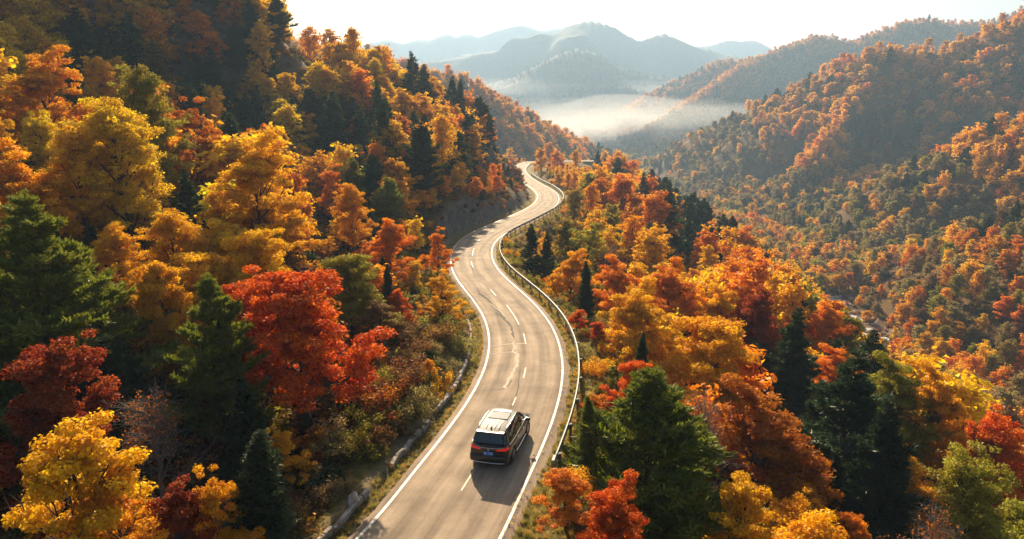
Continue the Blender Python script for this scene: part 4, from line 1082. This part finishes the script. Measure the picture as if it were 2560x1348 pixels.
# the rest of the near trees
KI = dict(sparse=0, maple=0, oval=2, fir=3, pine=4, cone=3, bare=5)
pts = [(t['x'], t['y'], t['z']) for t in rest]; n_ = len(rest)
gn_scatter('forest', pts, [KI[t['kind']] + (rgt.integers(0, 2) if t['kind'] == 'maple' else 0) for t in rest], np.c_[np.zeros((n_, 2)), rgt.uniform(0, 6.28, n_)],
           [(t['h'] / 10 * t['w'], t['h'] / 10 * t['w'], t['h'] / 10) for t in rest], [tint(t['c'] if t['kind'] != 'bare' else 'B', rgt)[:3] for t in rest], FM, 'dense mixed autumn forest filling the slopes around the road')
def hill_points(y0, y1, sp_, smin, seed):
    r_ = np.random.default_rng(seed); P = []
    xs = y1 * 1.0
    gx, gy = np.meshgrid(np.arange(-xs, xs, sp_), np.arange(y0, y1, sp_)); gx = gx.ravel() + r_.uniform(-.42, .42, gx.size) * sp_; gy = gy.ravel() + r_.uniform(-.42, .42, gy.size) * sp_
    m = (np.abs(gx) / gy < .92) & (np.hypot(gx, gy) > smin); return gx[m], gy[m]
rh = np.random.default_rng(44)
def forest_fill(name, y0, y1, sp_, smin, smax, hmean, protos, nfir, label, tone=0):
    gx, gy = hill_points(y0, y1, sp_, smin, int(sp_ * 10)); m = np.hypot(gx, gy) < smax; gx, gy = gx[m], gy[m]
    z = gz(gx, gy); rd, _, _ = river_at(gx, gy); lr, _ = road_near(gx, gy)
    m = (rd > 7) & (np.abs(lr) > 7)
    # on our own slopes the near grid has planted already
    if smin < 300: m &= (gx > gy * .95) | (gy > 345) | (gx < -gy * .95) | (gx > 125) | (gx < -190)
    gx, gy, z, rd = gx[m], gy[m], z[m], rd[m]
    # drop what lies on slopes turned away and hidden: compare with the sheet towards the camera
    vis = np.ones(len(gx), bool)
    for fr in (.97, .94, .9, .85, .78, .7, .6):
        zz = gz(gx * fr, gy * fr); line = CAMZ + (z + 14 - CAMZ) * fr; vis &= (zz < line + 9) | (np.hypot(gx, gy) < 520)
    gx, gy, z, rd = gx[vis], gy[vis], z[vis], rd[vis]; n_ = len(gx)
    nz = vnoise(gx / 45, gy / 45, 12); nz2 = vnoise(gx / 14, gy / 14, 13); u = rh.random(n_)
    shade_face = sstep(.35, .7, (gz(gx, gy + 14) - z) / 14) * sstep(12, 30, gz(gx, gy + 60) - z)
    con = (u < np.clip((nz - .6) * 1.6 + .06, .04, .5) + .5 * shade_face); c = np.zeros((n_, 3))  # extra dark conifers on shaded faces: partly real stands, partly shade put into colour
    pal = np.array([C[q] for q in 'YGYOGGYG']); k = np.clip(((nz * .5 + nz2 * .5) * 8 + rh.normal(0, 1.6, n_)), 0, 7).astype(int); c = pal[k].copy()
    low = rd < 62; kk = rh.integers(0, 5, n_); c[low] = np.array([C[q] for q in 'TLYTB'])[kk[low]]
    shade_brown = (rh.random(n_) < shade_face * .8) & ~con; kk = rh.integers(0, 4, n_); c[shade_brown] = np.array([C[q] for q in 'BDUB'])[kk[shade_brown]]  # brown and dark red crowns here paint the hillside's shade into the tree colours
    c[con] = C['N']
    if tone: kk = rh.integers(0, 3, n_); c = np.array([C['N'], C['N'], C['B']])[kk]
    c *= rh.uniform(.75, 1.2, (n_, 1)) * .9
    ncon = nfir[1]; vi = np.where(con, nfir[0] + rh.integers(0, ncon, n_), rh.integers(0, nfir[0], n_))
    h = hmean * rh.uniform(.45, 1.35, n_) * np.where(low, .8, 1) / 10; w = h * rh.uniform(.9, 1.6, n_)
    print(name, n_)
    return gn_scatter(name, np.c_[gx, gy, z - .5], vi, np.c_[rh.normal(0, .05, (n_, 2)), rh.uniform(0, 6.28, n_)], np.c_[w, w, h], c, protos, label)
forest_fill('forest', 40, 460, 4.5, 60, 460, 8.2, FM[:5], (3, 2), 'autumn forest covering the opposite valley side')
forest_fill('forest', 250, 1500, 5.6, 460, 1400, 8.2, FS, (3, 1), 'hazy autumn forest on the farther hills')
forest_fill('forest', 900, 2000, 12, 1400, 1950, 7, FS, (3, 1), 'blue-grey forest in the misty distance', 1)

# undergrowth
UB = [one_mesh('under_a', bush(720, 520, .16), M_leafI, 30), one_mesh('under_b', bush(721, 520, .16), M_leafI, 30), one_mesh('under_c', bush(722, 420, .2), M_leafI, 30)]
ru = np.random.default_rng(71)
gx, gy = np.meshgrid(np.arange(-110, 135, 1.25), np.arange(13, 230, 1.25)); gx = gx.ravel() + ru.uniform(-.6, .6, gx.size); gy = gy.ravel() + ru.uniform(-.6, .6, gy.size)
m = (np.abs(gx) / gy < .92) & (ru.random(len(gx)) < np.clip(50 / gy, .25, 1)); gx, gy = gx[m], gy[m]
l, _ = road_near(gx, gy); m = (np.abs(l) > HW + 2.0); gx, gy, l = gx[m], gy[m], l[m]; z = gz(gx, gy)
n_ = len(gx); s = ru.uniform(.5, 1.35, n_) * np.where(np.abs(l) < HW + 3.2, .6, 1); kk = ru.random(n_)
valley = (l > 0) & (l < 16)
pa = np.array([C[q] for q in 'BTLNGDBU']); pb = np.array([C[q] for q in 'LTLYGBTL'])
ki = ru.integers(0, 8, n_); c = np.where(valley[:, None], pb[ki], pa[ki]) * ru.uniform(.4, .95, (n_, 1))
print('undergrowth', n_)
gn_scatter('undergrowth', np.c_[gx, gy, z], ru.integers(0, 3, n_), np.c_[np.zeros((n_, 2)), ru.uniform(0, 6.28, n_)], np.c_[s * 1.2, s * 1.2, s], c, UB, 'low tangled bushes and weeds under the trees')
# grass on the verges
def tuft(seed, n_, h):
    r_ = np.random.default_rng(seed); P = np.c_[r_.normal(0, .09, (n_, 2)), np.zeros(n_)]; d = np.c_[r_.normal(0, .35, (n_, 2)), np.ones(n_)]; s_ = np.cross(d, r_.normal(0, 1, (n_, 3))); s_ /= np.linalg.norm(s_, axis=1)[:, None]
    L_ = (h * r_.uniform(.5, 1.2, n_))[:, None]; v = np.stack([P - s_ * .012, P + s_ * .012, P + d * L_], 1).reshape(-1, 3)
    me = mesh_np('tuft', v, np.arange(n_ * 3), np.full(n_, 3), dict(lv=('FACE', r_.random(n_)))); me.materials.append(M_leafI); return me
TF = [tuft(1, 46, .22), tuft(2, 46, .3), tuft(3, 30, .4)]
P = []; cc = []; sc_ = []
for sgn in (-1, 1):
    for i in range(i_lo - 10, i_b3):
        dens = 20 if CL[i, 1] < 60 else 9
        for q_ in range(dens):
            o_ = sgn * (HW + .42 + ru.random() ** 1.2 * (1.0 if sgn < 0 else 1.9)) if q_ < dens * .75 else sgn * (HW + 1.9 + ru.random() * 1.6)
            a = ru.random(); i2 = min(i + 1, NI - 1); p = CL[i] * (1 - a) + CL[i2] * a + NR[i] * o_; P.append(p); cc.append(ru.choice([0, 1, 2, 3], p=[.35, .3, .2, .15])); sc_.append(ru.uniform(.35, .85) * (1.0 if sgn > 0 else .7))
P = np.array(P); z = gz(P[:, 0], P[:, 1]); pal = np.array([(.50, .34, .08), (.38, .30, .06), (.55, .27, .06), (.22, .22, .04)]); n_ = len(P); print('grass', n_)
gn_scatter('grass', np.c_[P, z], ru.integers(0, 3, n_), np.c_[np.zeros((n_, 2)), ru.uniform(0, 6.28, n_)], np.repeat(np.array(sc_)[:, None], 3, 1), pal[np.array(cc)] * ru.uniform(.7, 1.15, (n_, 1)), TF, 'dry golden grass along both road verges')

# ------------------------------------------------------------------ the car
M_paint = pbr('dark_brown_paint', (.017, .013, .010), .3, .3, .5)
M_roof = pbr('roof_paint', (.034, .034, .036), .5, 0, 0, spec=.12)
M_glass = pbr('tinted_glass', (.008, .012, .016), .06, 0, 0, spec=.8)
M_chrome = pbr('chrome', (.75, .74, .72), .18, 1.0)
M_black = pbr('black_trim', (.012, .012, .012), .5)
M_tyre = pbr('tyre_rubber', (.018, .018, .018), .85)
M_alloy = pbr('alloy', (.48, .48, .47), .3, .9)
M_red = pbr('tail_lens', (.50, .008, .006), .25, 0, .3, (1.0, .03, .02), .12)
M_redd = pbr('reflector_lens', (.16, .01, .008), .3)
M_plate = pbr('blue_plate', (.02, .14, .52), .4)
M_platew = pbr('plate_lettering', (.62, .72, .80), .5)
M_head = pbr('headlight_lens', (.6, .6, .6), .1, .2)
def loft(name, secs, mat, parent, sub=1, cap=True, post=None):
    """secs: list of (y, [(x,z)...]) half sections from the bottom middle round to the top middle"""
    bm = bmesh.new(); rows = []
    for yy, pr in secs:
        full = [(x, z) for x, z in pr] + [(-x, z) for x, z in pr[::-1] if abs(x) > 1e-6]
        rows.append([bm.verts.new((x, yy if not isinstance(yy, (list, tuple)) else 0, z)) for x, z in full])
    k = len(rows[0])
    for a, b_ in zip(rows[:-1], rows[1:]):
        for i in range(k): bm.faces.new((a[i], a[(i+1) % k], b_[(i+1) % k], b_[i]))
    if cap: bm.faces.new(rows[0][::-1]); bm.faces.new(rows[-1])
    bmesh.ops.recalc_face_normals(bm, faces=bm.faces[:])
    me = bpy.data.meshes.new(name); bm.to_mesh(me); bm.free(); o = link(name, me, parent, [mat])
    return o
def bake(o):
    """replace the mesh by its modified one"""
    dg = bpy.context.evaluated_depsgraph_get(); me = bpy.data.meshes.new_from_object(o.evaluated_get(dg)); o.modifiers.clear(); old = o.data; o.data = me; return o
def smooth(o, ang=40):
    o.data.polygons.foreach_set('use_smooth', np.ones(len(o.data.polygons), bool))
    try: o.data.set_sharp_from_angle(angle=R(ang))
    except Exception: pass
    o.data.update()
def quad(name, pts, mat, parent, th=.012):
    """a plate through four or more corner points with a small thickness along its normal"""
    bm = bmesh.new(); P = [Vector(p) for p in pts]; nrm = (P[1] - P[0]).cross(P[2] - P[0]).normalized()
    a = [bm.verts.new(p + nrm * th) for p in P]; b_ = [bm.verts.new(p - nrm * .02) for p in P]; bm.faces.new(a); bm.faces.new(b_[::-1]); k = len(P)
    for i in range(k): bm.faces.new((a[i], b_[i], b_[(i+1) % k], a[(i+1) % k]))
    bmesh.ops.recalc_face_normals(bm, faces=bm.faces[:])
    me = bpy.data.meshes.new(name); bm.to_mesh(me); bm.free(); return link(name, me, parent, [mat])
def tube_path(name, pts, r, mat, parent, flat=1.0):
    P = resample(catmull(pts, .05), .06); T_ = np.gradient(P, axis=0); T_ /= np.linalg.norm(T_, axis=1)[:, None]
    segs = [(*P[i], *P[i+1], r, r) for i in range(len(P) - 1)]; v, f = tubes(segs, 6); return link(name, mesh_np(name, v, f.ravel(), np.full(len(f), 4), None, True), parent, [mat])
cx_, cy__ = -.44, 28.3
ic = int(np.argmin(np.hypot(CL[:, 0] - cx_, CL[:, 1] - cy__))); yaw = -math.atan2(TG[ic][0], TG[ic][1]) - R(1.0)
car = bpy.data.objects.new('suv_car', None); COL.objects.link(car)
fwdv = Vector((-math.sin(yaw), math.cos(yaw), -GR * math.cos(yaw))).normalized()
rgtv = fwdv.cross(Vector((0, GR, 1)).normalized()).normalized(); upv = rgtv.cross(fwdv).normalized()
Mx = Matrix((rgtv, fwdv, upv)).transposed().to_4x4(); Mx.translation = Vector((cx_, cy__, road_z(cy__) + .016))
Mx = Mx @ Matrix.Scale(.955, 4); car.matrix_world = Mx
tag(car, 'dark brown SUV driving along the winding mountain road', 'car')
def bsec(w, zb, zm, zs, zt, tuck=.1):
    return [(0, zb), (w * .78, zb), (w - .03, zb + .1), (w, zm), (w - .01, (zm + zs) / 2 + .03), (w - .05, zs), (w - tuck - .04, zt - .02), (w * .5, zt + .0), (0, zt + .01)]
S_ = [(-2.36, bsec(.80, .42, .55, .82, .98, .08)), (-2.33, bsec(.87, .34, .58, .90, 1.06, .08)), (-2.22, bsec(.925, .26, .60, .95, 1.09, .07)), (-1.9, bsec(.95, .22, .62, .96, 1.09, .07)), (-1.2, bsec(.95, .21, .60, .93, 1.06, .08)),
      (-.2, bsec(.935, .21, .58, .91, 1.04, .09)), (.7, bsec(.94, .21, .58, .91, 1.03, .1)), (1.05, bsec(.945, .21, .58, .92, 1.06, .12)), (1.45, bsec(.945, .22, .58, .90, 1.03, .14)), (1.95, bsec(.92, .25, .56, .84, .94, .16)), (2.25, bsec(.84, .3, .52, .74, .83, .16)), (2.38, bsec(.68, .38, .5, .64, .7, .12))]
body = loft('body', S_, M_paint, car)
md = body.modifiers.new('s', 'SUBSURF'); md.levels = 2; md.render_levels = 2; bake(body)
for yy in (-1.45, 1.42):
    for s in (-1, 1):
        bm = bmesh.new(); bmesh.ops.create_cone(bm, cap_ends=True, segments=28, radius1=.40, radius2=.40, depth=.5)
        bmesh.ops.transform(bm, verts=bm.verts, matrix=Matrix.Translation((s * .95, yy, .38)) @ Matrix.Rotation(R(90), 4, 'Y'))
        me = bpy.data.meshes.new('cut'); bm.to_mesh(me); bm.free(); c_ = bpy.data.objects.new('cut', me); COL.objects.link(c_); c_.matrix_world = Mx
        bpy.context.view_layer.update()
        md = body.modifiers.new('b', 'BOOLEAN'); md.operation = 'DIFFERENCE'; md.object = c_; md.solver = 'EXACT'; bake(body); bpy.data.objects.remove(c_)
smooth(body, 35)
# greenhouse: tinted glass body, painted roof and pillars laid over it
bm = bmesh.new()
cab_lo = [(-2.17, .80), (-1.5, .87), (-.5, .875), (.5, .865), (1.02, .84), (1.36, .72)]
cab_hi = [(-1.93, .64, 1.585), (-1.45, .685, 1.64), (-.6, .70, 1.665), (.1, .69, 1.655), (.42, .665, 1.62), (.52, .60, 1.60)]
rows = []
for (y0, w0), (y1, w1, z1_) in zip(cab_lo, cab_hi):
    rows.append([bm.verts.new(p) for p in [(-w0, y0, .98), (-(w0 * .45 + w1 * .55) - .035, y0 * .45 + y1 * .55, (.98 + z1_) / 2 + .03), (-w1, y1, z1_), (0, y1 + (.02 if y1 < 0 else .06), z1_ + .035), (w1, y1, z1_), ((w0 * .45 + w1 * .55) + .035, y0 * .45 + y1 * .55, (.98 + z1_) / 2 + .03), (w0, y0, .98)]])
for a, b_ in zip(rows[:-1], rows[1:]):
    for i in range(6): bm.faces.new((a[i], a[i+1], b_[i+1], b_[i]))
bm.faces.new(rows[0][::-1]); bm.faces.new(rows[-1]); bmesh.ops.recalc_face_normals(bm, faces=bm.faces[:])
me = bpy.data.meshes.new('cabin_glass'); bm.to_mesh(me); bm.free(); cab = link('cabin_glass', me, car, [M_glass]); smooth(cab, 30)
# roof skin
bm = bmesh.new(); rr = []
for y1, w1, z1_ in [(-2.08, .60, 1.585), (-1.93, .66, 1.61), (-1.45, .705, 1.66), (-.6, .72, 1.685), (.1, .71, 1.675), (.42, .685, 1.64), (.56, .60, 1.61)]:
    rr.append([bm.verts.new(p) for p in [(-w1 - .012, y1, z1_ - .05), (-w1 + .03, y1, z1_ + .005), (-w1 * .55, y1, z1_ + .035), (0, y1, z1_ + .045), (w1 * .55, y1, z1_ + .035), (w1 - .03, y1, z1_ + .005), (w1 + .012, y1, z1_ - .05)]])
for a, b_ in zip(rr[:-1], rr[1:]):
    for i in range(6): bm.faces.new((a[i], b_[i], b_[i+1], a[i+1]))
bmesh.ops.recalc_face_normals(bm, faces=bm.faces[:])
me = bpy.data.meshes.new('roof'); bm.to_mesh(me); bm.free(); roof = link('roof', me, car, [M_roof]); md = roof.modifiers.new('s', 'SOLIDIFY'); md.thickness = .03; bake(roof); smooth(roof, 40)
quad('sunroof', [(-.46, -.82, 1.728), (.46, -.82, 1.728), (.46, -.12, 1.730), (0, -.06, 1.732), (-.46, -.12, 1.730)], M_glass, roof, .014)
quad('front_roof_glass', [(-.44, -.02, 1.726), (.44, -.02, 1.726), (.40, .26, 1.706), (0, .36, 1.70), (-.40, .26, 1.706)], M_black, roof, .014)
for kx in (-.3, -.1, .1, .3): box_me('roof_rib', .035, .8, .012, M_paint, roof, (kx, -1.38, 1.722), 0, .004)
for s in (-1, 1):
    tube_path('roof_rail', [(s * .645, -1.78, 1.63), (s * .655, -1.66, 1.70), (s * .665, -1.0, 1.735), (s * .665, -.2, 1.74), (s * .645, .22, 1.70), (s * .635, .32, 1.655)], .017, M_chrome, car)
box_me('spoiler', 1.30, .22, .05, M_paint, car, (0, -2.06, 1.60), 0, .018)
sp2 = box_me('brake_light', .34, .02, .025, M_redd, car, (0, -2.175, 1.585))
# pillars (body coloured) over the glass side
def side_plate(name, pts, mat, th=.014):
    for s in (-1, 1):
        P = [(s * x, y_, z_) for x, y_, z_ in pts]
        if s > 0: P = P[::-1]
        quad(name, P, mat, car, th if True else th)
def gx_(y_, z_):  # glass half width at height z
    t = (z_ - .98) / .66; w0 = np.interp(y_, [-2.17, -1.5, -.5, .5, 1.02, 1.36], [.80, .87, .875, .865, .84, .72]); w1 = np.interp(y_, [-1.93, -1.45, -.6, .1, .42], [.64, .685, .70, .69, .665])
    return w0 * (1 - t) + w1 * t + .035 * 4 * t * (1 - t) + .004
def SP(name, yz, mat, th=.012): side_plate(name, [(gx_(a, b_), a, b_) for a, b_ in yz], mat, th)
SP('rear_pillar', [(-2.16, 1.0), (-1.86, 1.0), (-1.70, 1.3), (-1.62, 1.6), (-1.93, 1.58), (-2.06, 1.3)], M_paint)
SP('door_pillar', [(-.78, 1.0), (-.70, 1.0), (-.68, 1.63), (-.75, 1.63)], M_black, .016)
SP('middle_pillar', [(.16, 1.0), (.25, 1.0), (.20, 1.6), (.12, 1.62)], M_black, .016)
SP('front_pillar', [(1.20, 1.0), (1.36, 1.0), (.95, 1.3), (.50, 1.6), (.38, 1.62), (.80, 1.3)], M_paint, .016)
for s in (-1, 1):
    tube_path('window_trim', [(s * .875, -1.95, 1.03), (s * .90, -1.2, 1.02), (s * .895, -.2, 1.01), (s * .885, .6, 1.01), (s * .865, 1.02, 1.03)], .013, M_chrome, car)
    tube_path('sill_trim', [(s * .945, -1.0, .30), (s * .95, -.2, .28), (s * .945, .95, .30)], .02, M_chrome, car)
    for yy in (-.60, .36): box_me('door_handle', .03, .18, .025, M_chrome, car, (s * .945, yy, .86), 0, .008)
    for yy in (-1.05, -.73, .18, 1.0): box_me('door_seam', .006, .008, .52, M_black, car, (s * .944, yy, .68))
    # mirrors
    mr = loft('mirror', [(.92, [(.0, 0), (.10, .01), (.11, .07), (.09, .13), (0, .14)]), (1.0, [(.0, -.01), (.12, .0), (.13, .08), (.10, .15), (0, .16)]), (1.1, [(0, .02), (.07, .03), (.08, .07), (.05, .11), (0, .12)])], M_black if s < 0 else M_paint, car)
    mr.location = (s * 1.03, -.02, 1.0); smooth(mr)
    quad('tail_light', [(s * .90, -2.15, .95), (s * .79, -2.372, .925), (s * .38, -2.41, .895), (s * .38, -2.41, .92), (s * .74, -2.365, .995), (s * .885, -2.15, 1.03)][::(1 if s < 0 else -1)], M_red, car, .03)
    quad('reflector', [(s * .62, -2.40, .50), (s * .84, -2.345, .50), (s * .84, -2.345, .55), (s * .62, -2.40, .55)][::(1 if s > 0 else -1)], M_redd, car, .02)
    ex = box_me('exhaust_tip', .2, .1, .06, M_chrome, car, (s * .58, -2.36, .31), 0, .02)
    quad('headlight', [(s * .60, 2.37, .68), (s * .86, 2.2, .74), (s * .88, 2.05, .82), (s * .62, 2.33, .75)][::(1 if s < 0 else -1)], M_head, car, .02)
# tailgate
quad('rear_window', [(-.62, -2.19, 1.10), (.62, -2.19, 1.10), (.54, -2.03, 1.52), (-.54, -2.03, 1.52)], M_glass, car, .02)
tube_path('tailgate_trim', [(-.70, -2.335, 1.02), (-.35, -2.40, .985), (0, -2.415, .975), (.35, -2.40, .985), (.70, -2.335, 1.02)], .013, M_chrome, car)
bmp = loft('rear_bumper', [(-2.46, [(0, .33), (.70, .34), (.76, .40), (.74, .56), (0, .58)]), (-2.40, [(0, .26), (.80, .27), (.88, .38), (.86, .62), (0, .66)]), (-2.2, [(0, .24), (.90, .25), (.957, .36), (.952, .60), (0, .62)])], M_paint, car)
md = bmp.modifiers.new('b', 'BEVEL'); md.width = .03; md.segments = 2; bake(bmp); smooth(bmp)
tube_path('bumper_trim', [(-.80, -2.40, .36), (-.6, -2.465, .31), (0, -2.48, .30), (.6, -2.465, .31), (.80, -2.40, .36)], .022, M_chrome, car)
quad('emblem', [(-.035, -2.43, .90), (0, -2.43, .86), (.035, -2.43, .90), (0, -2.43, .945)], M_chrome, car, .02)
pl = box_me('number_plate', .46, .02, .17, M_plate, car, (0, -2.425, .73), 0, .003); pl.rotation_euler = (R(-5), 0, 0)
fc = bpy.data.curves.new('plate_text', 'FONT'); fc.body = 'EJ 12B'; fc.size = .15; fc.align_x = 'CENTER'; fc.align_y = 'CENTER'; fc.extrude = .004
tmp = bpy.data.objects.new('tmp', fc); COL.objects.link(tmp); bpy.context.view_layer.update()
tme = bpy.data.meshes.new_from_object(tmp.evaluated_get(bpy.context.evaluated_depsgraph_get())); bpy.data.objects.remove(tmp)
tx_ = link('plate_lettering', tme, pl, []); tme.materials.clear(); tme.materials.append(M_platew); tx_.location = (0, -.012, 0); tx_.rotation_euler = (R(90), 0, 0)
tube_path('rear_wiper', [(-.02, -2.235, 1.10), (.15, -2.215, 1.14), (.34, -2.20, 1.17)], .01, M_black, car)
an = loft('roof_antenna', [(-1.90, [(0, 1.66), (.03, 1.66), (.006, 1.74), (0, 1.75)]), (-1.72, [(0, 1.67), (.02, 1.67), (.004, 1.69), (0, 1.69)])], M_black, car)
# hood lines
for s in (-1, 1): tube_path('hood_seam', [(s * .55, 1.35, 1.062), (s * .60, 1.8, .995), (s * .52, 2.15, .90)], .006, M_black, car)
# wheels
def wheel_meshes():
    bm = bmesh.new(); k = 32; prof = [(.23, -.10), (.33, -.12), (.365, -.09), (.372, 0), (.365, .09), (.33, .12), (.23, .10)]; rings = []
    for i in range(k):
        a = i / k * 2 * math.pi; rings.append([bm.verts.new((x_, r_ * math.cos(a), r_ * math.sin(a))) for r_, x_ in prof])
    for i in range(k):
        for j in range(len(prof)): bm.faces.new((rings[i][j], rings[(i+1) % k][j], rings[(i+1) % k][(j+1) % len(prof)], rings[i][(j+1) % len(prof)]))
    bmesh.ops.recalc_face_normals(bm, faces=bm.faces[:]); t = bpy.data.meshes.new('tyre'); bm.to_mesh(t); bm.free(); t.materials.append(M_tyre)
    bm = bmesh.new()
    def cyl(r_, d, x_):
        q_ = bmesh.ops.create_cone(bm, cap_ends=True, segments=24, radius1=r_, radius2=r_, depth=d); bmesh.ops.transform(bm, verts=q_['verts'], matrix=Matrix.Translation((x_, 0, 0)) @ Matrix.Rotation(R(90), 4, 'Y'))
    cyl(.06, .05, .085)
    for i in range(5):
        q_ = bmesh.ops.create_cube(bm, size=1); bmesh.ops.transform(bm, verts=q_['verts'], matrix=Matrix.Rotation(i * 2 * math.pi / 5, 4, 'X') @ Matrix.Translation((.075, 0, .13)) @ Matrix.Diagonal((.03, .07, .22, 1)))
    rg_ = []
    for i in range(24):
        a = i / 24 * 2 * math.pi; rg_.append([bm.verts.new((x_, r_ * math.cos(a), r_ * math.sin(a))) for r_, x_ in ((.215, .10), (.24, .10), (.24, .04), (.215, .04))])
    for i in range(24):
        for j in range(4): bm.faces.new((rg_[i][j], rg_[(i+1) % 24][j], rg_[(i+1) % 24][(j+1) % 4], rg_[i][(j+1) % 4]))
    bmesh.ops.recalc_face_normals(bm, faces=bm.faces[:]); r_ = bpy.data.meshes.new('rim'); bm.to_mesh(r_); bm.free(); r_.materials.append(M_alloy)
    bm = bmesh.new(); q_ = bmesh.ops.create_cone(bm, cap_ends=True, segments=24, radius1=.235, radius2=.235, depth=.05); bmesh.ops.transform(bm, verts=q_['verts'], matrix=Matrix.Translation((-.01, 0, 0)) @ Matrix.Rotation(R(90), 4, 'Y'))
    h_ = bpy.data.meshes.new('hub'); bm.to_mesh(h_); bm.free(); h_.materials.append(M_black)
    return t, r_, h_
tm_, rm_, hm_ = wheel_meshes()
for yy in (-1.45, 1.42):
    for s in (-1, 1):
        w_ = bpy.data.objects.new('wheel', None); COL.objects.link(w_); w_.parent = car; w_.location = (s * .845, yy, .372); w_.rotation_euler = (0, 0, 0 if s > 0 else math.pi)
        link('tyre', tm_, w_); link('rim', rm_, w_); link('hub', hm_, w_)
        wl = bpy.data.meshes.new('wheel_well'); bm = bmesh.new(); q_ = bmesh.ops.create_cone(bm, cap_ends=True, segments=24, radius1=.405, radius2=.405, depth=.02); bmesh.ops.transform(bm, verts=q_['verts'], matrix=Matrix.Translation((s * .69, yy, .38)) @ Matrix.Rotation(R(90), 4, 'Y')); bm.to_mesh(wl); bm.free(); link('wheel_well', wl, car, [M_black])


# ------------------------------------------------------------------ haze and valley mist
def volbox(name, lo, hi, dens, col, aniso, label):
    bm = bmesh.new(); bmesh.ops.create_cube(bm, size=1)
    for v in bm.verts: v.co = Vector([(lo[k] + hi[k]) / 2 + v.co[k] * (hi[k] - lo[k]) for k in range(3)])
    me = bpy.data.meshes.new(name); bm.to_mesh(me); bm.free(); o = link(name, me); vol_mat(o, name, dens, col, aniso); o['label'] = label; o['kind'] = 'stuff'; return o
def vol_mat(o, name, dens, col, aniso):
    m, n, out = nmat(name); v = N(n, 'ShaderNodeVolumePrincipled'); v.inputs['Density'].default_value = dens; v.inputs['Color'].default_value = (*col, 1); v.inputs['Anisotropy'].default_value = aniso
    n.links.new(v.outputs[0], out.inputs['Volume']); o.data.materials.append(m)
volbox('haze', (-4400, -4400, -140), (4400, 4400, 295), .00030, (.47, .70, 1.0), .3, 'pale blue morning haze filling the valley air')
def mist(cx, cy_, cz_, rx, ry, rz_, dens, label, seed):
    """a low bank of fog: an uneven flattened body, thin at its rim"""
    bm = bmesh.new(); bmesh.ops.create_icosphere(bm, subdivisions=4, radius=1)
    for v in bm.verts:
        c = v.co.copy(); a = 1 + .45 * float(fbm(np.array([c.x * 2.4 + seed]), np.array([c.y * 2 + c.z]), seed, 3)[0])
        v.co = Vector((cx + c.x * rx * a, cy_ + c.y * ry * a, cz_ + c.z * rz_ * (a if c.z > 0 else 1)))
    me = bpy.data.meshes.new('mist'); bm.to_mesh(me); bm.free(); me.polygons.foreach_set('use_smooth', np.ones(len(me.polygons), bool))
    o = link('mist', me); vol_mat(o, 'mist_air', dens, (.97, .985, 1.0), .3); o['label'] = label; o['kind'] = 'stuff'
MISTS = True
if MISTS:
    def bank(px, py, d, rx, ry, rz_, dens, label, seed):
        x, y, z = unproj(px, py, d)
        for k, (a_, v_) in enumerate(((1.3, 2.0), (1.15, 1.6), (1.0, 1.25), (.88, .95), (.72, .7), (.55, .45))): mist(x + (k - 3) * rx * .05, y, z - rz_ * (.25 * v_), rx * a_, ry * a_, rz_ * v_, dens * .33, label, seed + k)
    bank(1450, 226, 1620, 560, 90, 17, .0016, 'bright mist bank below the blue peaks', 3)
    bank(1390, 338, 1400, 300, 110, 36, .0022, 'white mist filling the valley gap beside the misty hill', 13)
    bank(1560, 350, 1050, 190, 140, 38, .0030, 'mist lying in the valley before the misty hill', 23)
    bank(1790, 305, 950, 200, 75, 24, .0032, 'mist drifting along the foot of the far slope', 33)
